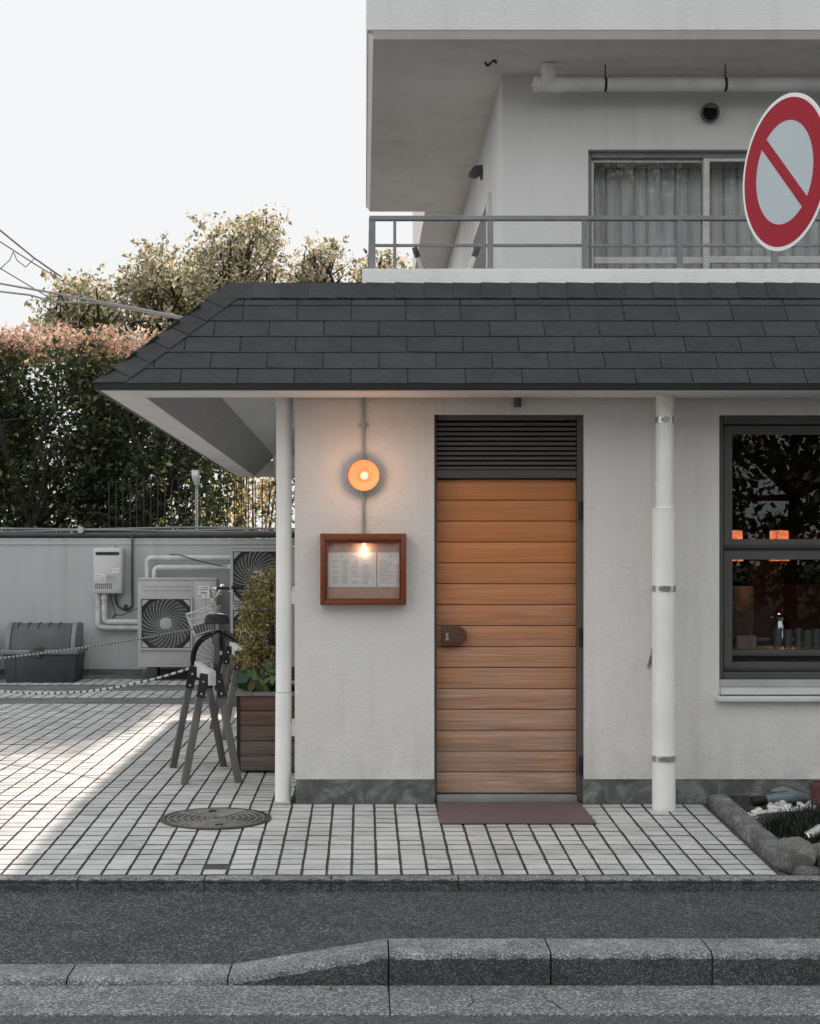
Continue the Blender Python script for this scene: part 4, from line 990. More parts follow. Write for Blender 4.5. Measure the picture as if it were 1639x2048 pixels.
gp = root('gas_pipe', 'thin dark gas pipe running down the yard wall to a valve by the heater', 'gas pipe', (X(265, yg_), yg_, Z(1216, yg_)))
b = MB(); b.tube(bend([(X(265, yg_), yg_, ZW + .07), (X(265, yg_), yg_, Z(1217, yg_)), (X(244, yg_), yg_, Z(1219, yg_)), (X(233, yg_), yg_, Z(1208, yg_)), (X(232, yg_), yg_ - .04, z0)], .07), .013, 10); b.build('tube', 'sash_grey', gp, smooth=True)
b = MB(); b.box(X(249, yg_), X(256, yg_), yg_ - .035, yg_ - .005, Z(1214, yg_), Z(1209, yg_)); b.tube([(X(247, yg_), yg_ - .01, Z(1218, yg_)), (X(258, yg_), yg_ - .01, Z(1218, yg_))], .02, 10); b.build('valve', 'black_metal', gp, bev=.004)

# outdoor units
def fan(rp, cx, cz, half, y):
    b = MB(); r = half * .97
    b.lathe([(.0, .0), (r, .0)], (cx, y - .001, cz), 'Y', 40, close=False); b.box(cx - half, cx + half, y - .0005, y, cz - half, cz + half); f = b.build('fan_opening', 'ac_dark', rp)
    b = MB(); t = half * .075
    frame_box(b, cx - half - t, cx + half + t, cz - half - t, cz + half + t, t, t, t, t, y - .028, y - .0)
    for sx in (-1, 1):
        for sz in (-1, 1):
            q = half * .97; b.add([(cx + sx * q, y - .02, cz + sz * q), (cx + sx * (q - half * .28), y - .02, cz + sz * q), (cx + sx * q, y - .02, cz + sz * (q - half * .28))], [(0, 1, 2)])
    n = 30
    for i in range(n):
        a0 = 2 * math.pi * i / n; pts = []
        for k in range(7):
            rr_ = half * (.2 + .8 * k / 6); a = a0 - .85 * (k / 6) ** .8
            pts.append((cx + rr_ * math.cos(a), y - .03 - .004 * math.sin(k / 6 * math.pi), cz + rr_ * math.sin(a)))
        b.tube(pts, .0038, 4, caps=False)
    for k in range(13):
        rr_ = half * (.26 + .062 * k)
        b.tube([(cx + rr_ * math.cos(2 * math.pi * j / 40), y - .027, cz + rr_ * math.sin(2 * math.pi * j / 40)) for j in range(40)], .0014, 3, closed=True)
    g_ = b.build('fan_grille', 'ac_grille', rp, fix=False)
    b = MB(); h_ = half * .215; b.prism([(cx + h_ * 1.08 * c, cz + h_ * 1.08 * s) for c, s in [(math.cos(R(a)) * (1 + .12 * abs(math.sin(R(2 * a)))), math.sin(R(a)) * (1 + .12 * abs(math.sin(R(2 * a))))) for a in range(0, 360, 15)]], y - .04, y - .03, 'Y'); b.build('hub', 'ac_hub', g_, bev=.003)
    b = MB(); 
    for i in range(5):
        a = 2 * math.pi * i / 5; c, s = math.cos(a), math.sin(a); c2, s2 = math.cos(a + .8), math.sin(a + .8)
        b.add([(cx + c * half * .2, y - .008, cz + s * half * .2), (cx + c * half * .88, y - .004, cz + s * half * .88), (cx + c2 * half * .9, y - .014, cz + s2 * half * .9), (cx + c2 * half * .2, y - .016, cz + s2 * half * .2)], [(0, 1, 2, 3)])
    b.build('fan_blades', 'bin_dark', rp, fix=False)
def ac(label, y, u0, u1, v0, v1, fans, split):
    x0, x1, z0, z1 = X(u0, y), X(u1, y), Z(v1, y), Z(v0, y)
    rp = root('outdoor_unit', label, 'air conditioner', ((x0 + x1) / 2, y + .2, 0), 'outdoor units by the yard wall')
    b = MB(); b.box(x0, x1, y, y + .33, z0, z1); b.box(x0 + .004, split - .002, y - .004, y, z0 + .03, z1 - .03); b.box(split + .002, x1 - .004, y - .004, y, z0 + .03, z1 - .03); b.build('casing', 'ac_beige', rp, bev=.006)
    b = MB(); b.box(x0 - .004, x1 + .004, y - .008, y + .335, z1 - .022, z1 + .006); b.build('lid', 'ac_beige', rp, bev=.008)
    for (cu, cv, h_) in fans: fan(rp, X(cu, y), Z(cv, y), h_ * y / F, y - .006)
    for xx in (x0 + .1, x1 - .22):
        b = MB(); b.box(xx, xx + .12, y + .02, y + .3, .0, z0 + .001); b.build('foot', 'bin_dark', rp, bev=.006)
    return rp, x0, x1, z0, z1
ac1, ax0, ax1, az0, az1 = ac('grey outdoor unit with one fan standing left of the bicycle', 19.4, 276, 433, 1157, 1334, [(333, 1247, 49)], X(388, 19.4))
b = MB(); y = 19.395
b.box(X(397, y), X(420, y), y - .003, y - .0005, Z(1197, y), Z(1172, y))
for (u, v, L, h_) in ((403, 1174, 14, 1.4), (399, 1178, 19, 1.6), (401, 1184, 14, 1.6), (403, 1187, 10, 1), (398, 1191, 5, 3)): b.box(X(u, y), X(u + L, y), y - .005, y - .0032, Z(v + h_, y), Z(v, y), 1)
b.build('sticker', ['sticker', 'ink_soft'], ac1)
b = MB()
for v in (1172, 1180): b.box(X(284, y), X(382, y), y - .0055, y - .0035, Z(v + .7, y), Z(v, y))
b.build('crease', 'ac_hub', ac1)
ac2, *_ = ac('tall outdoor unit with two stacked fans half hidden behind the planter shrub', 19.4, 461, 618, 1093, 1334, [(517, 1153, 50), (517, 1270, 50)], X(571, 19.4))
yq = YW - .13
ip = root('refrigerant_pipes', 'two thick wrapped pipes bending above the single fan outdoor unit', 'pipes', (X(340, yq), yq, az1))
for (u, v, dy) in ((295, 1116, 0), (310, 1135, -.03)):
    b = MB(); b.tube(bend([(X(u, yq), yq + dy, az1 - .02), (X(u, yq), yq + dy, Z(v, yq)), (X(466, yq), yq + dy, Z(v, yq))], .06), .031, 14); b.build('wrapped_pipe', 'pipe_wrap', ip, smooth=True)
b = MB(); b.tube([(X(340, yq), yq - .04, Z(1109, yq)), (X(362, yq), yq - .05, Z(1110, yq)), (X(395, yq), yq - .07, Z(1121, yq)), (X(440, yq), yq - .06, Z(1131, yq)), (X(463, yq), yq - .05, Z(1134, yq))], .006, 6); b.build('wire', 'cable_black', ip, smooth=True)

# storage bins
def bin_():
    y = 19.1; x0, x1 = X(7, y), X(153, y); z1 = Z(1309, y)
    rp = root('storage_bin', 'grey plastic storage bin with ribbed sloping lid by the yard wall', 'storage bin', ((x0 + x1) / 2, y + .3, 0), 'storage bins by the yard wall')
    b = MB(); b.prism([(x0 + .03, .0), (x1 - .03, .0), (x1, z1), (x0, z1)], y, y + .62, 'Y'); b.box(x0 + .13, x0 + .14, y - .006, y, .02, z1 - .02); b.box(x1 - .13, x1 - .12, y - .006, y, .02, z1 - .02); b.build('base', 'bin_dark', rp, bev=.012)
    b = MB(); b.box(x0 - .025, x1 + .025, y - .03, y + .65, z1, z1 + .055); b.build('rim', 'bin_grey', rp, bev=.01)
    zt = Z(1244, y + .25)
    for s in (0, 1):
        xa = x0 + .015 if s == 0 else x1 - .07
        b = MB(); b.prism([(y - .0, z1 + .05), (y + .60, z1 + .05), (y + .60, zt - .02), (y + .30, zt), (y + .16, zt - .02), (y + .05, z1 + .2)], xa, xa + .055, 'X'); b.build('side_cheek', 'bin_grey', rp, bev=.012)
    b = MB(); b.prism([(y + .0, z1 + .056), (y + .6, z1 + .056), (y + .6, zt - .03), (y + .28, zt - .012), (y + .17, zt - .03), (y + .06, z1 + .2)], x0 + .072, x1 - .072, 'X')
    lid = b.build('lid', 'bin_lid', rp, bev=.014)
    b = MB(); pr = [(y + .17, zt - .03), (y + .10, z1 + .27 - .02), (y + .082, z1 + .2)]
    for i in range(5):
        xx = x0 + .13 + .117 * i
        b = MB(); b.bar((xx, y + .168, zt - .018), (xx - .01, y + .075, z1 + .165), .016, .02); b.bar((xx, y + .168, zt - .016), (xx, y + .34, zt - .008), .016, .012)
        b.build('rib', 'bin_lid', lid, bev=.004)
    b = MB(); xm = (x0 + x1) / 2 - .02; b.box(xm - .09, xm + .09, y - .05, y - .025, z1 + .01, z1 + .05); b.box(xm - .05, xm + .06, y - .035, y + .01, z1 + .05, z1 + .085); b.box(xm - .03, xm + .03, y - .045, y - .03, z1 - .03, z1 + .01); b.build('latch', 'bin_lid', rp, bev=.005)
    return rp
bn = bin_()
b2 = copy_tree(bn); b2.location.x -= 1.03; b2.location.y += .02; b2['label'] = 'dark bin cut off by the left edge of the photo'

# ------------------------------------------------------------------ saw horses and rope
def sawhorse(label):
    n0, f0 = Vector((-.94, 10.62, .665)), Vector((-1.13, 11.58, .665)); d = (f0 - n0).normalized(); sx = Vector((d.y, -d.x, 0))
    c = (n0 + f0) / 2
    rp = root('sawhorse', label, 'sawhorse', (c.x, c.y, 0), 'wooden sawhorses used as a barrier')
    b = MB(); b.bar(n0, f0, .040, .092); b.build('beam', 'beam_wood', rp, bev=.003)
    for t, yo in ((.13, -.06), (.87, .06)):
        p = n0.lerp(f0, t)
        for s in (-1, 1):
            a = p + sx * s * .040 + Vector((0, 0, .02)); e = p + sx * s * .172 + d * yo * 1.0; e.z = -.005
            b = MB(); b.bar(e, a, .045, .05, tuple(d)); b.build('leg', 'sawhorse_wood', rp, bev=.003)
            m_ = a.lerp(e, .17); br = MB(); br.bar(a.lerp(e, .0) - d * .03, a.lerp(e, .21) - d * .03, .056, .006, tuple(d)); br.bar(a.lerp(e, .0), a.lerp(e, .05), .05, .054, tuple(d))
            for q in (.07, .18): 
                cc = a.lerp(e, q) - d * .036; br.lathe([(.0, -.003), (.007, -.002), (.008, .003)], tuple(cc), 'Y', 8, mi=1)
            br.build('bracket', ['black_metal', 'steel'], rp)
        br = MB(); br.prism([(0, 0), (0, 0.001), (0.001, 0)], 0, 0.001, 'X')
    return rp
sh1 = sawhorse('nearest grey wooden sawhorse with black metal brackets on the paving')
sh2 = copy_tree(sh1); sh2.location.x += .04; sh2.location.y += 2.52; sh2['label'] = 'second grey sawhorse standing between the nearest one and the bicycle'
sh3 = copy_tree(sh1); sh3.location.x -= .10; sh3.location.y += 5.4; sh3['label'] = 'farthest sawhorse mostly hidden behind the planter shrub'
sh4 = copy_tree(sh1); sh4.location.x -= 2.35; sh4.location.y += 2.6; sh4['label'] = 'sawhorse outside the left edge of the photo holding the rope ends'
def rope(p, q, sag, label):
    p, q = Vector(p), Vector(q); L = (q - p).length; n = int(L / .022); b = MB()
    pts = [p.lerp(q, i / n) - Vector((0, 0, sag * 4 * (i / n) * (1 - i / n))) for i in range(n + 1)]
    i = 0; k = 0
    while i < n:
        st = 2 if k % 2 else 1
        j = min(i + st, n); b.tube(pts[i:j + 1] if j > i else pts[i:], .0085, 6, caps=False, mi=k % 2); i = j; k += 1
    return tag(b.build('barrier_rope', ['rope_black', 'rope_white'], loc=tuple((p + q) / 2), smooth=True, fix=False), label, 'rope', 'striped barrier ropes')
ya = 13.4
rope((-3.36, 13.6, .56), (-1.72, 18.1, .665), .03, 'upper black and white rope crossing in front of the outdoor unit')
rope((-3.33, 13.2, .49), (-1.13, 11.62, .68), .16, 'lower black and white rope sagging in front of the bin')

# ------------------------------------------------------------------ bicycle
Rr, Fr_ = Vector((-1.43, 17.25, .325)), Vector((-1.535, 18.2, .305))
dv = (Fr_ - Rr); dv.z = 0; dv.normalize(); rt_ = Vector((dv.y, -dv.x, 0)); lean = -.07
bk = root('bicycle', 'black city bicycle with wire basket and turned front wheel parked by the wall', 'bicycle', (-1.48, 17.7, 0))
def BP(a, h, s=0.0):
    """point: a metres ahead of the rear hub, h above ground, s to the right; the bike leans on its stand"""
    return Rr.xy.to_3d() + dv * a + rt_ * (s + lean * h) + Vector((0, 0, h))
def wheel(name, c, ax, r):
    ax = Vector(ax).normalized(); u = Vector((0, 0, 1)) - ax * ax.z; u.normalize(); v = ax.cross(u)
    b = MB(); ring = lambda rr_, n: [c + (u * math.cos(2 * math.pi * i / n) + v * math.sin(2 * math.pi * i / n)) * rr_ for i in range(n)]
    b.tube(ring(r - .02, 48), .020, 10, closed=True); w_ = b.build(name, 'rubber', bk, smooth=True)
    b = MB(); b.tube(ring(r - .052, 48), .011, 8, closed=True); b.build('rim', 'bike_paint', w_, smooth=True)
    b = MB()
    for i in range(28):
        a = 2 * math.pi * i / 28; q = a + (.5 if i % 2 else -.5); s = ax * (.03 if i % 4 < 2 else -.03)
        b.tube([c + s + (u * math.cos(q) + v * math.sin(q)) * .025, c + (u * math.cos(a) + v * math.sin(a)) * (r - .045)], .0026, 4, caps=False)
    b.tube([c - ax * .05, c + ax * .05], .02, 10); b.build('spokes', 'black_metal', w_)
    return u, v
rax = (rt_ + Vector((0, 0, -lean * 0))).normalized(); rup = (rt_ * lean + Vector((0, 0, 1))).normalized(); rax = dv.cross(rup)
rc_ = BP(0, .325); wheel('rear_wheel', rc_, rax, .325)
ST = R(68); fdir = (dv * math.cos(ST) - rt_ * math.sin(ST)).normalized(); frt = Vector((fdir.y, -fdir.x, 0))
fc = BP(.97, .31); wheel('front_wheel', fc, frt, .315)
b = MB()
for i in range(15):
    pass
def guard(c, ax, r, a0, a1, ref, wd, mat_, name):
    ax = Vector(ax).normalized(); up = Vector((0, 0, 1)) - ax * ax.z; up.normalize(); fw = Vector(ref)
    b = MB(); n = 18; vs = []
    for i in range(n + 1):
        a = R(a0 + (a1 - a0) * i / n); d = fw * math.cos(a) + up * math.sin(a)
        for (o, k) in ((-wd, -.022), (-wd * .6, -.004), (0, .002), (wd * .6, -.004), (wd, -.022)): vs.append(c + d * (r + k) + ax * o)
    b.add(vs, [(i * 5 + k, i * 5 + k + 1, (i + 1) * 5 + k + 1, (i + 1) * 5 + k) for i in range(n) for k in range(4)])
    return b.build(name, mat_, bk, smooth=True, fix=False)
guard(rc_, rax, .352, 35, 205, dv, .058, 'gloss_black', 'rear_mudguard'); guard(fc, frt, .326, 70, 150, fdir, .018, 'bike_paint', 'front_mudguard')
b = MB(); b.tube([rc_ - dv * .352 + Vector((0, 0, .12)), rc_ - dv * .362 + Vector((0, 0, .16))], .016, 10); b.build('reflector', 'chrome', bk, smooth=True)
b = MB(); bb = BP(.45, .28); seat_t = BP(.22, .66); head_t, head_b = BP(.78, .82), BP(.83, .58)
b.tube([bb, seat_t], .016, 10); b.tube([bb, BP(.65, .33), BP(.8, .62)], .019, 10); b.tube([head_b, head_t], .019, 10)
for s in (-.06, .06):
    b.tube([bb + rt_ * s * .6, rc_ + rt_ * s], .009, 8); b.tube([BP(.24, .58) + rt_ * s * .3, rc_ + rt_ * s], .008, 8); b.tube([fc + fdir * 0 + frt * s, head_b + frt * s * .7], .011, 8)
b.tube([head_b - frt * .05, head_b + frt * .05], .014, 8); b.build('frame', 'bike_paint', bk, smooth=True)
b = MB(); b.tube([seat_t, BP(.2, .74)], .012, 10); b.build('seat_post', 'chrome', bk, smooth=True)
b = MB(); sc = BP(.13, .785)
vs = []
prof = [(-.15, .115, .0), (-.13, .13, .05), (-.05, .122, .06), (.03, .065, .05), (.12, .03, .025), (.15, .015, .0)]
for (a, w_, h_) in prof:
    for q in range(9):
        a_ = R(-90 + 22.5 * q); sx_ = math.copysign(abs(math.sin(a_)) ** .6, math.sin(a_)) if q != 4 else 0; vs.append(sc + dv * a + rt_ * sx_ * w_ + Vector((0, 0, (h_ + .05) * max(0, math.cos(a_)) ** .55 - .05)))
k = len(prof); b.add(vs, [(i * 9 + j, i * 9 + j + 1, (i + 1) * 9 + j + 1, (i + 1) * 9 + j) for i in range(k - 1) for j in range(8)] + [tuple(range(9)), tuple((k - 1) * 9 + 8 - q for q in range(9))] + [(i * 9, (i + 1) * 9, (i + 1) * 9 + 8, i * 9 + 8) for i in range(k - 1)])
b.build('saddle', 'saddle_black', bk, smooth=True)
b = MB(); stt = BP(.755, .965); hl = .25
b.tube([head_t, stt], .013, 10)
for s in (-1, 1):
    b.tube(bend([stt, stt + frt * s * .08 + Vector((0, 0, .03)), stt + frt * s * .17 + Vector((0, 0, .12)) - fdir * .02, stt + frt * s * .22 + Vector((0, 0, .125)) - fdir * .12], .06), .0115, 10)
b.tube([stt - frt * .05, stt + frt * .05], .02, 10); hb = b.build('handlebar', 'chrome', bk, smooth=True)
for s in (-1, 1):
    b = MB(); p = stt + frt * s * .22 + Vector((0, 0, .125)) - fdir * .12; b.tube([p, p - fdir * .13 + frt * s * .012], .017, 12); b.build('grip', 'rubber', hb, smooth=True)
    b = MB(); p = stt + frt * s * .2 + Vector((0, 0, .11)) - fdir * .06; b.tube([p + Vector((0, 0, -.02)), p - fdir * .1 + Vector((0, 0, -.05))], .006, 6); b.build('brake_lever', 'chrome', hb, smooth=True)
b = MB(); b.lathe([(.0, .03), (.02, .024), (.028, .008), (.028, .0)], tuple(stt + frt * .17 + Vector((0, 0, .135)) - fdir * .03), 'Z', 16); b.build('bell', 'chrome', hb, smooth=True)
# basket ahead of the bar
bo = head_t - fdir * .035 + Vector((0, 0, -.03)); b = MB()
def BK(a, s, h_): return bo + fdir * a + frt * s + Vector((0, 0, h_ - .14 - a * .3))
def ring4(h_, g_): return [BK(.03 - .0 * g_, -.13 - g_ * .4, h_), BK(.03, .13 + g_ * .4, h_), BK(.22 + g_, .13 + g_ * .4, h_), BK(.27 + g_, .06, h_), BK(.27 + g_, -.06, h_), BK(.22 + g_, -.13 - g_ * .4, h_)]
for h_, g_, r_ in ((.25, .07, .0085), (.18, .045, .004), (.11, .02, .004), (.0, -.02, .005)): b.tube(ring4(h_, g_), r_, 6, closed=True)
T_, B_ = ring4(.25, .07), ring4(.0, -.02)
for i in range(6):
    for k in range(6):
        t = k / 6; b.tube([T_[i].lerp(T_[(i + 1) % 6], t), B_[i].lerp(B_[(i + 1) % 6], t)], .0032, 4, caps=False)
b.build('basket', 'basket_wire', bk, smooth=True)
b = MB(); lo_ = [p for p in ring4(.0, -.02)]; hi_ = [p for p in ring4(.1, .005)]
c_ = sum(lo_, Vector()) / 6; lo_ = [c_.lerp(p, .95) for p in lo_]; hi_ = [c_.lerp(p, .95) + Vector((0, 0, .005)) for p in hi_]
b.add(lo_ + hi_, [(0, 1, 2, 3, 4, 5)] + [(i, (i + 1) % 6, 6 + (i + 1) % 6, 6 + i) for i in range(6)]); b.build('basket_liner', 'bin_lid', bk, fix=False)
b = MB(); b.box(-.04, .04, -.03, .03, -.03, .03, 0, Matrix.Translation(head_t + fdir * .02 + Vector((0, 0, -.02)))); b.build('head_lamp', 'chrome', bk, bev=.01)
b = MB()
for s in (-.08, .08): b.tube([rc_ + rt_ * s, BP(-.12, .0, s), ], .008, 8)
b.tube([BP(-.12, .01, -.08), BP(-.12, .01, .08)], .008, 8); b.build('kickstand', 'wire_grey', bk, smooth=True)
b = MB(); b.lathe([(.0, -.004), (.085, -.004), (.085, .004), (.0, .004)], tuple(bb + rt_ * .06), 'X', 24); b.tube([bb + rt_ * .08, bb + rt_ * .08 + dv * .1 + Vector((0, 0, -.12))], .009, 8); b.box(-.045, .045, -.03, .03, -.012, .012, 0, Matrix.Translation(bb + rt_ * .12 + dv * .1 + Vector((0, 0, -.12)))); b.build('crank', 'chrome', bk)
b = MB(); b.bar(BP(-.02, .40, .055), BP(.5, .34, .055), .012, .07); b.build('chain_guard', 'bike_paint', bk, bev=.005)
b = MB(); b.tube(bend([stt + Vector((0, 0, .02)), stt + fdir * .1 + Vector((0, 0, .06)), head_t + fdir * .1, head_b + fdir * .03], .05), .0035, 6); b.tube(bend([stt + frt * .1, stt - dv * .12 + Vector((0, 0, -.02)), head_t - dv * .05 + Vector((0, 0, -.1))], .06), .0035, 6); b.build('brake_cable', 'cable_grey', bk, smooth=True)

# ------------------------------------------------------------------ leaves
def leaves(name, matn, parent, pts, size, rng, loc=None, aspect=.45, droop=.0, sd=.3):
    """many small leaf-shaped faces at the given points"""
    n = len(pts); org = np.array(ORG[parent.name] if parent else loc)
    d = rng.normal(size=(n, 3)); d[:, 2] -= droop; d /= np.linalg.norm(d, axis=1)[:, None]
    a = rng.normal(size=(n, 3)); a -= d * (a * d).sum(1)[:, None]; a /= np.linalg.norm(a, axis=1)[:, None]
    nn = np.cross(d, a)
    L = size * (1 + sd * rng.normal(size=n)).clip(.45, 1.8)[:, None]; W = L * aspect
    p = pts - org
    v = np.stack([p - d * L * .5, p + a * W * .5 - d * L * .08 + nn * L * .06, p + d * L * .5, p - a * W * .5 - d * L * .08 + nn * L * .06], 1).reshape(-1, 3)
    me = bpy.data.meshes.new(name); me.vertices.add(4 * n); me.vertices.foreach_set('co', v.astype(np.float32).ravel())
    me.loops.add(4 * n); me.loops.foreach_set('vertex_index', np.arange(4 * n, dtype=np.int32))
    me.polygons.add(n); me.polygons.foreach_set('loop_start', np.arange(0, 4 * n, 4, dtype=np.int32)); me.polygons.foreach_set('loop_total', np.full(n, 4, np.int32))
    me.materials.append(M[matn]); me.update(calc_edges=True); me.validate()
    o = bpy.data.objects.new(name, me); COL.objects.link(o)
    if parent: o.parent = parent
    else: o.location = loc
    ORG[o.name] = tuple(org); return o
def clumps(rng, centers, rad, per, flat=1.0):
    out = []
    for c, r in zip(centers, rad):
        k = max(1, int(per * r * r)); q = rng.normal(size=(k, 3)); q /= np.linalg.norm(q, axis=1)[:, None]
        q *= (rng.random(k) ** .45)[:, None] * r; q[:, 2] *= flat; out.append(q + c)
    return np.concatenate(out)
def limbs(base, tips, r0, rng, fork):
    b = MB(); fk = Vector(fork)
    b.tube([base, Vector(base).lerp(fk, .5) + Vector((rng.normal() * .03, rng.normal() * .03, 0)), fk], [r0 * 1.15, r0 * .95, r0 * .8], 9)
    for t in tips:
        t = Vector(t); m1 = fk.lerp(t, .35) + Vector(rng.normal(size=3) * .10); m2 = fk.lerp(t, .7) + Vector(rng.normal(size=3) * .10)
        b.tube([fk, m1, m2, t], [r0 * .55, r0 * .4, r0 * .25, r0 * .08], 6, caps=False)
        for _ in range(3):
            e = m2 + Vector(rng.normal(size=3) * .16); b.tube([m1.lerp(m2, rng.random()), e], [r0 * .2, r0 * .05], 5, caps=False)
    return b

# clipped dark trees right behind the wall
def dark_tree(x, y, w_, ztop, seed, label, zlow=1.0, n=290, per=640, depth=1.2, hole=True, ls=.085):
    rng = np.random.default_rng(seed)
    rp = root('clipped_tree', label, 'tree', (x, y, 0), 'clipped dark trees behind the yard wall')
    cs = np.stack([x + (rng.random(n) - .5) * w_ * 1.1, y + (rng.random(n) - .5) * depth * 2, zlow + (ztop - .25 - zlow) * rng.random(n) ** .8], 1)
    hx, hz = x + w_ * .1, zlow + (ztop - zlow) * .72
    keep = ((cs[:, 0] - hx) / .22) ** 2 + ((cs[:, 2] - hz) / .26) ** 2 > 1
    cs = cs[keep] if hole else cs; pts = clumps(rng, cs, rng.uniform(.2, .42, len(cs)), per); pts = pts[pts[:, 2] < ztop - .05]
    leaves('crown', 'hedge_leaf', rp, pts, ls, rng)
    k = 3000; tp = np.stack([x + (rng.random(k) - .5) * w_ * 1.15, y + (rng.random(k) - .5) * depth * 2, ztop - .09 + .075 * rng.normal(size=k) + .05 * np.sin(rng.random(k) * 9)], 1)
    leaves('sunlit_top_growth', 'hedge_sunlit_top_leaf', rp, tp, .075, rng)  # top layer gets its sunlit look from the leaf colour
    tips = [tuple(cs[i]) for i in rng.integers(0, len(cs), 16)]
    limbs((x - .1, y - depth * .75, -.2), [(p[0], p[1] - depth * .55, p[2]) for p in tips], .085, rng, (x - .05, y - depth * .75, 1.75)).build('trunk', 'bark', rp, smooth=True, fix=False)
    return rp
dark_tree(-5.35, 22.2, 1.9, Z(690, 22.2), 11, 'dark clipped tree at the far left edge behind the yard wall')
dark_tree(-4.05, 22.0, 1.7, Z(678, 22.0), 12, 'dark clipped tree with forked black trunk above the storage bin')
dark_tree(-2.72, 22.1, 1.7, Z(692, 22.1), 13, 'dark clipped tree above the outdoor unit, beside the floodlight')
dark_tree(.45, 23.2, 1.7, 3.9, 15, 'dark clipped tree hidden behind the left end of the building')
dark_tree(2.4, 23.3, 2.0, 4.1, 16, 'dark clipped tree hidden behind the middle of the building')
dark_tree(-7.2, 22.2, 2.2, 4.2, 14, 'dark clipped tree outside the left edge of the photo')

# loose pale trees farther back
def pale_tree(x, y, spec, seed, label, matn='pale_leaf', size=.08, per=330, extra=None):
    rng = np.random.default_rng(seed); rp = root('loose_tree', label, 'tree', (x, y, 0), 'loose trees beyond the clipped ones')
    cs, rd = [], []
    for (u, v, ru, rv, k) in spec:
        for _ in range(k):
            a, q = rng.random() * 6.283, rng.random() ** .5
            yy = y + rng.normal() * .7; cs.append((X(u + ru * q * math.cos(a), yy), yy, Z(v + rv * q * math.sin(a), yy))); rd.append(rng.uniform(.18, .38))
    cs = np.array(cs); pts = clumps(rng, cs, rd, per)
    spr = []
    for _ in range(int(len(cs) * 1.25)):
        c = cs[rng.integers(0, len(cs))]; d = rng.normal(size=3) * np.array([1, .7, .8]) + np.array([0, 0, .55]); d /= np.linalg.norm(d); L_ = rng.uniform(.25, .65); t_ = rng.random(34)[:, None]
        spr.append(c + d * L_ * t_ + rng.normal(size=(34, 3)) * .06 * (1.2 - t_) + np.array([0, 0, -.12]) * t_ ** 2)
    leaves('crown', matn, rp, np.concatenate([pts] + spr), size, rng, droop=.4, sd=.4)
    if extra: leaves('lower_green_leaves', extra, rp, clumps(rng, cs - np.array([0, -.4, .25]), rd, per * .8), size, rng, droop=.4)  # greener leaves set lower and farther back in the crown
    fk = (x, y, float(cs[:, 2].min()) - .2)
    tips = [tuple(c) for c in cs[rng.permutation(len(cs))[:40]]]
    limbs((x, y, -.3), tips, .1, rng, fk).build('trunk', 'bark', rp, smooth=True, fix=False); return rp
pale_tree(X(175, 26), 26, [(180, 610, 90, 45, 34), (120, 640, 60, 35, 18), (250, 660, 90, 40, 26)], 21, 'loose tree with green and pinkish leaves left of the roof corner', extra='green_leaf')
pale_tree(X(320, 27.5), 27.5, [(320, 560, 70, 40, 34), (300, 530, 40, 28, 10), (350, 620, 80, 40, 30), (400, 580, 50, 35, 14)], 22, 'loose pinkish tree behind the power cables at the roof slope', extra='green_leaf')
pale_tree(X(480, 29), 29, [(480, 530, 75, 45, 34), (520, 480, 40, 35, 14), (425, 520, 45, 30, 14), (545, 455, 12, 16, 3), (430, 470, 14, 12, 3), (480, 470, 22, 18, 4), (460, 580, 80, 40, 14)], 23, 'tallest sparse tree with pale leaves above the roof ridge', per=420)
pale_tree(X(640, 30), 30, [(640, 540, 45, 30, 14), (625, 510, 18, 18, 4), (660, 515, 22, 16, 4), (600, 560, 30, 14, 6)], 24, 'small sparse treetop showing above the middle of the roof ridge', per=380)
pale_tree(X(745, 30.5), 30.5, [(735, 560, 28, 22, 8), (790, 535, 45, 22, 10), (722, 545, 12, 14, 3)], 25, 'sparse treetop peeping behind the balcony railing', per=520)
# sunlit bush behind the fence
def bush(x, y, w_, z1, seed, label, n=70, matn='gold_leaf'):
    rng = np.random.default_rng(seed); rp = root('bush', label, 'bush', (x, y, 0), 'bushes behind the iron fence')
    cs = np.stack([x + (rng.random(n) - .5) * w_, y + rng.normal(size=n) * .22, .8 + (z1 - .9) * rng.random(n)], 1)
    leaves('crown', matn, rp, clumps(rng, cs, rng.uniform(.2, .4, n), 330), .095, rng)
    b = MB()
    for _ in range(9): b.tube([(x + rng.normal() * .1, y, -.2), (x + rng.normal() * w_ * .3, y, z1 * rng.uniform(.55, .9))], [.03, .01], 6, caps=False)
    b.build('stems', 'bark', rp, smooth=True, fix=False); return rp
bush(X(500, 24.5), 24.5, 1.5, Z(900, 24.5), 31, 'golden sunlit bush behind the fence next to the corner downpipe', 80)
bush(X(410, 25.5), 25.5, 1.3, Z(870, 25.5), 32, 'yellow green bush behind the floodlight post', 60, 'gold_leaf')
bush(X(330, 24.6), 24.6, 1.5, Z(900, 24.6), 33, 'green bush low behind the fence below the clipped tree', 50, 'green_leaf')
bush(X(120, 25.0), 25.0, 2.2, Z(880, 25.0), 34, 'sunlit bush glimpsed through the gaps of the dark trees', 60, 'gold_leaf')

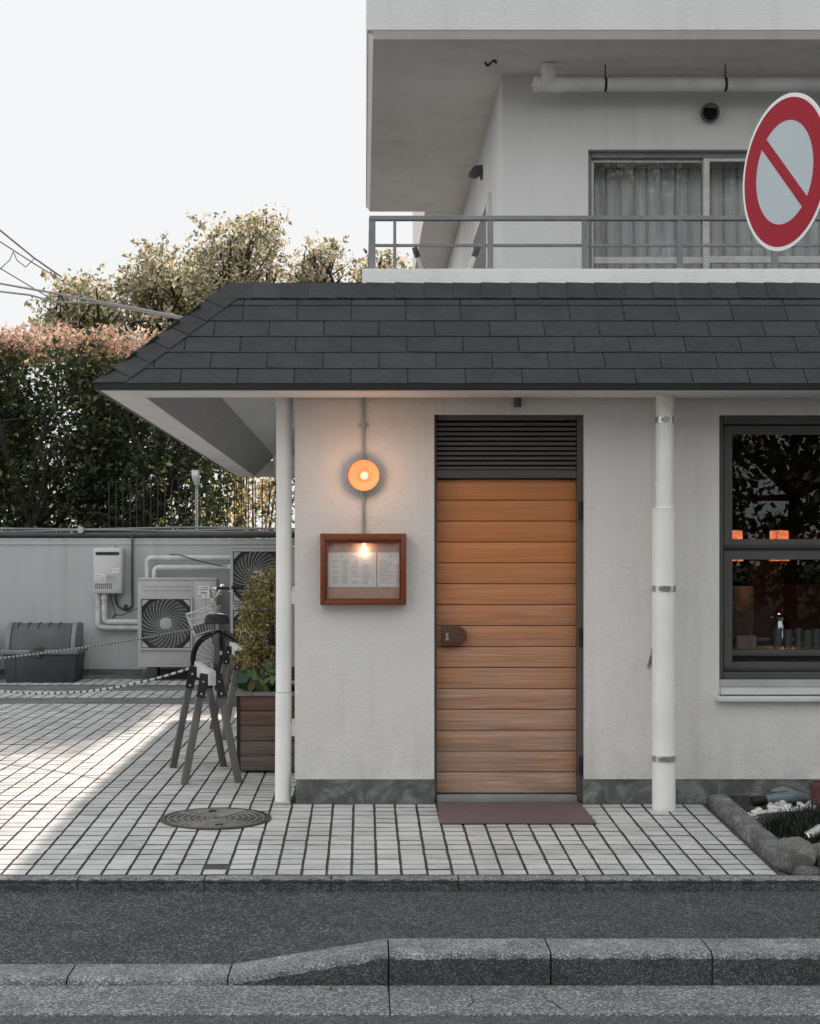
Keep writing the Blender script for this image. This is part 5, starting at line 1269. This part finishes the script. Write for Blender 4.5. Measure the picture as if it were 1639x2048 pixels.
# planter with shrub
yp0, yp1 = 11.2, 12.1; x0, x1 = X(474, yp0), -.42
pn = root('planter_box', 'weathered red brown wooden planter box behind the corner downpipe', 'planter', ((x0 + x1) / 2, (yp0 + yp1) / 2, 0))
zt = Z(1392, yp0); n = 5
for i in range(n):
    a, c = .012 + (zt - .012) * i / n, .012 + (zt - .012) * (i + 1) / n
    b = MB(); b.box(x0 + .02, x1 - .02, yp0, yp0 + .03, a + .002, c - .002); b.box(x0, x0 + .03, yp0 + .03, yp1, a + .002, c - .002); b.box(x1 - .03, x1, yp0 + .03, yp1, a + .002, c - .002); b.box(x0 + .03, x1 - .03, yp1 - .03, yp1, a + .002, c - .002)
    b.build('board', 'planter_wood', pn, bev=.003)
for xx in (x0, x1 - .025):
    b = MB(); b.box(xx, xx + .022, yp0 - .004, yp0 + .028, .0, zt); b.build('corner_post', 'bark', pn)
b = MB(); frame_box(b, x0 - .01, x1 + .01, zt, zt + .022, .1, .1, .1, .1, yp0, yp1)
b = MB(); b.box(x0 - .012, x0 + .10, yp0 - .014, yp1 + .01, zt, zt + .022); b.box(x0 + .103, x1 + .01, yp0 - .014, yp0 + .09, zt, zt + .022); b.box(x0 + .103, x1 + .01, yp1 - .09, yp1 + .01, zt, zt + .022); b.build('rim', 'rim_wood', pn, bev=.003)
b = MB(); b.box(x0 + .03, x1 - .03, yp0 + .03, yp1 - .03, .3, zt - .03); b.build('soil', 'soil', pn)
rng = np.random.default_rng(41); xc, yc_ = (x0 + x1) / 2 + .02, 11.6
sp = root('shrub', 'small leaved yellow green shrub growing in the wooden planter', 'shrub', (xc, yc_, zt - .03))
cs = []
for (u, v, ru, rv, k) in ((530, 1180, 30, 45, 26), (515, 1215, 38, 35, 30), (520, 1260, 42, 25, 22), (510, 1315, 38, 28, 30), (545, 1240, 30, 90, 40), (535, 1330, 36, 30, 20), (505, 1300, 22, 16, 10)):
    for _ in range(k):
        a, q = rng.random() * 6.283, rng.random() ** .5; yy = 11.45 + rng.random() * .45; cs.append((X(u + ru * q * math.cos(a), yy), yy, Z(v + rv * q * math.sin(a), yy)))
cs = np.array(cs); leaves('foliage', 'shrub_leaf', sp, clumps(rng, cs, rng.uniform(.035, .075, len(cs)), 9500), .024, rng, aspect=.55)
b = MB()
for i in range(26):
    t = cs[rng.integers(0, len(cs))]; m_ = (xc + (t[0] - xc) * .3, yc_, (zt + t[2]) / 2); b.tube([(xc + rng.normal() * .03, yc_, zt - .05), m_, tuple(t)], [.009, .007, .003], 5, caps=False)
b.build('stems', 'bark', sp, smooth=True, fix=False)
iv = root('ivy', 'broad leaved ivy with a few orange leaves spilling over the planter rim', 'ivy', (xc, 11.35, zt))
rng = np.random.default_rng(42); pts = []
for (u, v, ru, rv, k) in ((500, 1362, 30, 16, 34), (535, 1372, 25, 14, 26), (480, 1352, 10, 12, 6), (545, 1350, 14, 20, 14), (515, 1380, 18, 8, 10)):
    for _ in range(k):
        a, q = rng.random() * 6.283, rng.random() ** .5; yy = 11.3 + rng.random() * .25; pts.append((X(u + ru * q * math.cos(a), yy), yy, Z(v + rv * q * math.sin(a), yy)))
def big_leaves(name, matn, parent, pts, size, rng):
    b = MB(); shp = [(-.5, 0), (-.38, .3), (-.1, .42), (.2, .25), (.55, 0), (.2, -.25), (-.1, -.42), (-.38, -.3)]
    for p in pts:
        d = Vector(rng.normal(size=3)); d.z -= .6; d.normalize(); n_ = Vector((rng.normal() * .6, -1, .5 + rng.normal() * .5)); a = n_.cross(d).normalized(); nn = d.cross(a); L = size * rng.uniform(.6, 1.3)
        vs = [Vector(p) + d * L * x_ + a * L * y_ + nn * L * (.25 * abs(y_)) for x_, y_ in shp]; b.add([Vector(p) + d * L * .0] + vs, [(0, i + 1, (i + 1) % 8 + 1) for i in range(8)])
    return b.build(name, matn, parent, smooth=True, fix=False)
big_leaves('foliage', 'ivy_leaf', iv, pts, .075, rng)
b = MB()
for p in pts[::3]: b.tube([(xc + (p[0] - xc) * .5, 11.5, zt - .04), (p[0], p[1] + .02, p[2] - .01)], [.003, .002], 4, caps=False)
b.build('stems', 'bark', iv, fix=False)

# ------------------------------------------------------------------ garden bed on the right
xk0, xk1 = 1.975, 2.085
b = MB(); rr2 = random.Random(9)
for (ya_, yb_) in ((8.2, 8.93), (8.94, 9.80)):
    n = 22; vs = []
    for i in range(n + 1):
        y = ya_ + (yb_ - ya_) * i / n; z = tz(y); j = [rr2.uniform(-.006, .006) if y < 8.9 else rr2.uniform(-.002, .002) for _ in range(4)]
        ch = .006 if i in (0, n) else 0
        vs += [(xk0 + j[0] + ch, y, z - .1), (xk0 + .004 + j[1] + ch, y, z + .046 - ch), (xk0 + .016 + j[2], y, z + .060 + j[3] - ch), (xk1 - .012, y, z + .064 + j[0] * .5 - ch), (xk1, y, z + .055), (xk1, y, z - .1)]
    b.add(vs, [(i * 6 + k, (i + 1) * 6 + k, (i + 1) * 6 + k + 1, i * 6 + k + 1) for i in range(n) for k in range(5)] + [tuple(range(6)), tuple(n * 6 + 5 - q for q in range(6))])
kb = b.build('garden_kerb', 'garden_kerb', loc=(2.05, 8.9, 0), smooth=True, fix=False); kb.data.set_sharp_from_angle(angle=R(24)); tag(kb, 'weathered concrete kerb edging the planting bed beside the paving', 'kerb')
b = MB(); b.add([(2.1, 7.998, tz(8) - .01), (8, 7.998, tz(8) - .01), (8, 9.87, .04), (2.1, 9.87, .04)], [(0, 1, 2, 3)]); struct(b.build('soil_bed', 'soil', fix=False))
b = MB(); rng = np.random.default_rng(51)
def bedz(y): return tz(8) - .01 + (y - 8) / 1.87 * (.05 - tz(8))
def peb(x, y, r):
    o = len(b.v); n, m = 7, 4; z = bedz(y) + r * .6; sc3 = rng.uniform(.7, 1.3, 3); rot = rng.random() * 6.28
    vs = []
    for i in range(m + 1):
        ph = math.pi * i / m
        for j in range(n):
            th_ = 2 * math.pi * j / n + rot; w_ = 1 + rng.normal() * .07
            vs.append((x + r * sc3[0] * math.sin(ph) * math.cos(th_) * w_, y + r * sc3[1] * math.sin(ph) * math.sin(th_) * w_, z + r * .7 * sc3[2] * math.cos(ph) * w_))
    b.add(vs, [(i * n + j, i * n + (j + 1) % n, (i + 1) * n + (j + 1) % n, (i + 1) * n + j) for i in range(m) for j in range(n)])
for _ in range(1700):
    x = 2.1 + rng.random() * 1.7; y = 8.98 + .14 * min(1, (x - 2.1) / .4) + abs(rng.normal()) * .22
    if y < 9.6 - .25 * max(0, 2.25 - x) / .15: peb(x, y, rng.uniform(.014, .027))
for _ in range(60): peb(2.2 + rng.random() * .9, 9.68 + rng.normal() * .05, rng.uniform(.009, .02))
tag(b.build('pebbles', 'pebble_white', loc=(2.6, 9.4, .03), smooth=True, fix=False), None, None, None, 'stuff')
# dark mondo grass
rng = np.random.default_rng(52); N_ = 16000
gx = 2.05 + rng.random(N_) * 1.9; gy = 8.32 + rng.random(N_) * .95
edge = 8.28 + .0 * gx; keep = (gx > 2.05 + .14 * np.abs(gy - 8.78) / .4) & (gy < 8.86 + .24 * np.clip((gx - 2.05) / .6, 0, 1)) & (gy > 8.30 + .1 * (rng.random(N_)))
gx, gy = gx[keep], gy[keep]; N_ = len(gx); vs, fs = [], []
moundh = .105 * np.clip(1 - ((gx - 2.65) / .72) ** 2, .15, 1) * np.clip(1 - ((gy - 8.8) / .62) ** 2, .1, 1)
for i in range(N_):
    a = rng.random() * 6.283; L = rng.uniform(.055, .11); c, s = math.cos(a), math.sin(a); w_ = .003; z = bedz(gy[i]) + moundh[i]; x, y = gx[i], gy[i]; o = len(vs); cu = rng.uniform(.4, 1.1)
    for t in (0, .5, 1):
        px, pz = L * cu * t * t * .9, L * (t - .35 * cu * t * t)
        ww = w_ * (1 - t * .8); vs += [(x + c * px - s * ww, y + s * px + c * ww, z + pz), (x + c * px + s * ww, y + s * px - c * ww, z + pz)]
    fs += [(o, o + 1, o + 3, o + 2), (o + 2, o + 3, o + 5, o + 4)]
b = MB(); b.v = vs; b.f = fs; b.m = [0] * len(fs); tag(b.build('mondo_grass', 'grass_blade', loc=(2.7, 8.8, 0), fix=False), None, None, None, 'stuff')
b = MB(); vs = []; n = 20
for j in range(n + 1):
    for i in range(n + 1):
        x = 2.08 + 1.3 * i / n; y = 8.33 + .95 * j / n; m_ = .125 * max(.0, 1 - ((x - 2.65) / .72) ** 2) * max(0, 1 - ((y - 8.8) / .62) ** 2); vs.append((x, y, bedz(y) + m_ - .005))
b.add(vs, [(j * (n + 1) + i, j * (n + 1) + i + 1, (j + 1) * (n + 1) + i + 1, (j + 1) * (n + 1) + i) for j in range(n) for i in range(n)]); struct(b.build('soil_mound', 'soil', smooth=True, fix=False))
# boulders
def boulder(cx, cy, cz, rx, ry_, rz, seed, label):
    bm = bmesh.new(); bmesh.ops.create_icosphere(bm, subdivisions=4, radius=1); r3 = np.random.default_rng(seed)
    pl_ = [(Vector(r3.normal(size=3)).normalized(), r3.uniform(.58, .86)) for _ in range(13)]
    for v in bm.verts:
        p = v.co.copy()
        for nn, dd in pl_:
            q = p.dot(nn) - dd
            if q > 0: p -= nn * q * .95
        p += p * (.03 * math.sin(p.x * 7 + seed) * math.sin(p.y * 8 + p.z * 5) + .012 * math.sin(p.x * 19 + p.z * 23)); v.co = Vector((p.x * rx, p.y * ry_, p.z * rz))
    me = bpy.data.meshes.new('boulder'); bm.to_mesh(me); bm.free(); me.polygons.foreach_set('use_smooth', [True] * len(me.polygons)); me.materials.append(M['granite_boulder'])
    o = bpy.data.objects.new('boulder', me); COL.objects.link(o); o.location = (cx, cy, cz); ORG[o.name] = (cx, cy, cz); tag(o, label, 'boulder', 'boulders at the front of the bed')
boulder(X(1586, 8.1), 8.11, tz(8.1) + .045, .122, .10, .115, 5, 'rounded grey boulder at the front corner of the planting bed')
boulder(X(1652, 8.12), 8.14, tz(8.1) + .045, .085, .09, .10, 8, 'grey boulder cut by the right edge of the photo')
boulder(X(1612, 8.06), 8.08, tz(8.05) + .0, .07, .055, .055, 3, 'small low stone wedged between the two boulders')
# hose pipe piece lying on the pebbles
yh = 9.62; zh = bedz(yh) + .03
b = MB(); b.tube([(X(1528, yh), yh - .02, zh), (X(1550, yh), yh - .01, zh + .006), (X(1585, yh), yh, zh + .008), (X(1612, yh), yh + .02, zh + .0), (X(1622, yh), yh + .02, zh - .006)], [.022, .03, .036, .028, .008], 14)
b.tube([(X(1545, yh), yh + .05, zh + .036), (X(1570, yh), yh + .05, zh + .042), (X(1598, yh), yh + .04, zh + .026)], [.01, .026, .012], 12)
hz = root('hose_nozzle', 'blue grey plastic hose gun with black tip lying on the pebbles', 'hose nozzle', (X(1570, yh), yh, zh - .03))
b.build('body', 'hose_grey', hz, smooth=True)
b = MB(); b.tube([(X(1500, yh), yh - .03, zh - .01), (X(1529, yh), yh - .02, zh)], [.026, .023], 14); b.build('tip', 'rubber', hz, smooth=True)
yo = 9.5; b = MB(); xo = X(1648, yo); b.lathe([(.0, .0), (.07, .0), (.085, .13), (.09, .13), (.09, .15), (.075, .15), (.07, .1), (.0, .1)], (xo, yo, bedz(yo)), 'Z', 24); tag(b.build('flower_pot', 'pot_maroon', loc=(xo, yo, bedz(yo)), smooth=True), 'maroon pot cut by the right edge beside the hose gun', 'pot')
ygl = 8.45; xg, zg = X(1622, ygl), Z(1668, ygl)
gl_ = root('garden_spotlight', 'small silver garden spotlight tilted in the dark grass', 'spotlight', (xg, ygl, bedz(ygl)))
d = Vector((.7, .25, .35)).normalized(); p = Vector((xg, ygl, zg)); b = MB(); b.tube([p - d * .03, p + d * .06], .024, 18); b.build('barrel', 'galvanised', gl_, smooth=True)
b = MB(); b.tube([p - d * .036, p - d * .028], .027, 18); b.box(xg - .024, xg - .008, ygl - .03, ygl - .012, zg - .04, zg + .006); b.build('lens_ring', 'chrome', gl_, smooth=True)
b = MB(); b.tube([p + d * .02, (xg + .02, ygl, bedz(ygl) - .02)], .006, 8); b.build('spike', 'black_metal', gl_)

# ------------------------------------------------------------------ no parking sign
sy, rs_ = 6.58, .3; sx_, sz_ = X(1567, sy), Z(345, sy)
sg = root('road_sign', 'round red ring road sign with one diagonal bar above the kerb', 'road sign', (sx_ + .55, sy + .25, -.13))
yaw = R(71); eh = Vector((math.cos(yaw), -math.sin(yaw), 0)); nn = Vector((-math.sin(yaw), -math.cos(yaw), 0)); C_ = Vector((sx_, sy, sz_))
def SP(a, z, o=0): return C_ + eh * a + Vector((0, 0, z)) + nn * o
def ringd(r0, r1, o0, o1, n=96):
    b = MB(); vs = []
    for i in range(n):
        a = 2 * math.pi * i / n; c, s = math.cos(a), math.sin(a); vs += [SP(c * r0, s * r0, o1), SP(c * r1, s * r1, o1), SP(c * r1, s * r1, o0), SP(c * r0, s * r0, o0)]
    b.add(vs, [(i * 4 + k, ((i + 1) % n) * 4 + k, ((i + 1) % n) * 4 + (k + 1) % 4, i * 4 + (k + 1) % 4) for i in range(n) for k in range(4)]); return b
def disc(r, o0, o1, n=96):
    b = MB(); vs = [SP(r * math.cos(2 * math.pi * i / n), r * math.sin(2 * math.pi * i / n), o) for o in (o0, o1) for i in range(n)]
    b.add(vs, [tuple(range(n)), tuple(range(2 * n - 1, n - 1, -1))] + [(i, (i + 1) % n, n + (i + 1) % n, n + i) for i in range(n)]); return b
disc(.3, -.004, .0).build('plate', 'sign_white', sg, smooth=True)
disc(.2, .0004, .0012).build('field', 'sign_blue', sg, smooth=True)
ringd(.198, .284, .0008, .002).build('ring', 'sign_red', sg)
b = MB(); q = R(45); hw = .0235; u_ = (-math.cos(q), math.sin(q)); w_ = (math.sin(q), math.cos(q)); vs = []
for o in (.0013, .0022):
    for (s, t) in ((-1, -1), (-1, 1), (1, 1), (1, -1)): vs.append(SP(u_[0] * .205 * s + w_[0] * hw * t, u_[1] * .205 * s + w_[1] * hw * t, o))
b.add(vs, [(0, 1, 2, 3), (4, 5, 6, 7)] + [(i, (i + 1) % 4, 4 + (i + 1) % 4, 4 + i) for i in range(4)]); b.build('bar', 'sign_red', sg)
b = MB(); pb = Vector((sx_ + .55, sy + .25, 0))
for dz_ in (-.1, .1): b.tube(bend([SP(0, dz_, -.006), SP(0, dz_, -.08), Vector((pb.x, pb.y, C_.z + dz_))], .05), .012, 10); 
b.build('bracket', 'galvanised', sg, smooth=True)
b = MB(); b.tube([(pb.x, pb.y, -.3), (pb.x, pb.y, C_.z + .3)], .038, 18); b.lathe([(.038, .0), (.04, .01), (.0, .03)], (pb.x, pb.y, C_.z + .3), 'Z', 18); b.build('post', 'galvanised', sg, smooth=True)

# ------------------------------------------------------------------ overhead wires
def wire(pts, r, label, mat_='sky_wire', name='overhead_wire'):
    b = MB(); P3 = [Vector(p) for p in pts]; out = []
    for i in range(len(P3) - 1):
        for k in range(8):
            t = k / 8; out.append(P3[i].lerp(P3[i + 1], t) - Vector((0, 0, .0)))
    out.append(P3[-1]); b.tube(out, r, 6); tag(b.build(name, mat_, loc=tuple(P3[0]), smooth=True), label, 'wire', 'overhead wires')
def PP(u, v, Y): return (X(u, Y), Y, Z(v, Y))
wire([(-8.6, 22.0, 8.6), PP(-60, 425, 26), PP(0, 460, 26.5), PP(70, 517, 27), PP(150, 572, 27.5), PP(260, 640, 28.3)], .014, 'uppermost thin wire descending in the sky at the far left')
wire([(-8.6, 22.0, 8.2), PP(-60, 455, 26), PP(0, 483, 26.5), PP(70, 528, 27), PP(150, 578, 27.5), PP(260, 645, 28.3)], .010, 'second thin wire running just under the uppermost one')
wire([(-8.6, 22.0, 7.4), PP(-40, 520, 27), PP(0, 536, 27), PP(60, 572, 27.5), PP(140, 620, 28)], .009, 'faint short wire below the looped one at the left')
wire([PP(-10, 548, 26.5), PP(20, 520, 26.5), PP(27, 503, 26.6), PP(34, 520, 26.6), PP(52, 534, 26.8), PP(68, 518, 26.9)], .008, 'thin loop of wire hanging between the upper wires')
wire([(-8.6, 22.0, 6.9), PP(-80, 556, 16), PP(0, 567, 14.5), PP(90, 583, 13), PP(200, 603, 12), PP(300, 622, 11.2), PP(372, 636, 10.6)], .009, 'thick pale service cable reaching the roof slope')
wire([(-8.6, 22.0, 6.6), PP(-80, 578, 16), PP(0, 583, 14.5), PP(60, 590, 13.5), PP(110, 604, 12.8), PP(200, 606, 12), PP(300, 626, 11.2), PP(372, 639, 10.6)], .008, 'lower slack service cable twisted beside the thick one')

up = root('utility_pole', 'grey concrete utility pole outside the left edge of the photo', 'pole', (-8.6, 22.0, -.2))
b = MB(); b.tube([(-8.6, 22.1, -.3), (-8.6, 22.1, 9.2)], [.16, .10], 16); b.build('shaft', 'drain_concrete', up, smooth=True)
b = MB(); b.box(-9.2, -8.0, 22.0, 22.08, 8.5, 8.58); b.build('cross_arm', 'galvanised', up, bev=.005)
# ------------------------------------------------------------------ trees across the street (mirrored in the window panes)
src = dark_tree(-3.0, -9.0, 4.2, 6.6, 61, 'tree across the street mirrored in the glass', zlow=.0, n=330, per=900, hole=False, ls=.125); src.name = 'street_tree'; src['group'] = 'trees across the street'
for i, (x, y, s, lab) in enumerate(((2.2, -9.6, 1.25, 'broad tree across the street behind the camera'), (6.8, -9.0, 1.4, 'tall tree across the street at the right'), (11.5, -9.5, 1.3, 'tree across the street far at the right'), (-8.2, -9.2, 1.1, 'tree across the street far at the left'))):
    c = copy_tree(src); c.location = (x, y, 0); c.scale = (s, s, s); c['label'] = lab; c.rotation_euler = (0, 0, .7 * i)
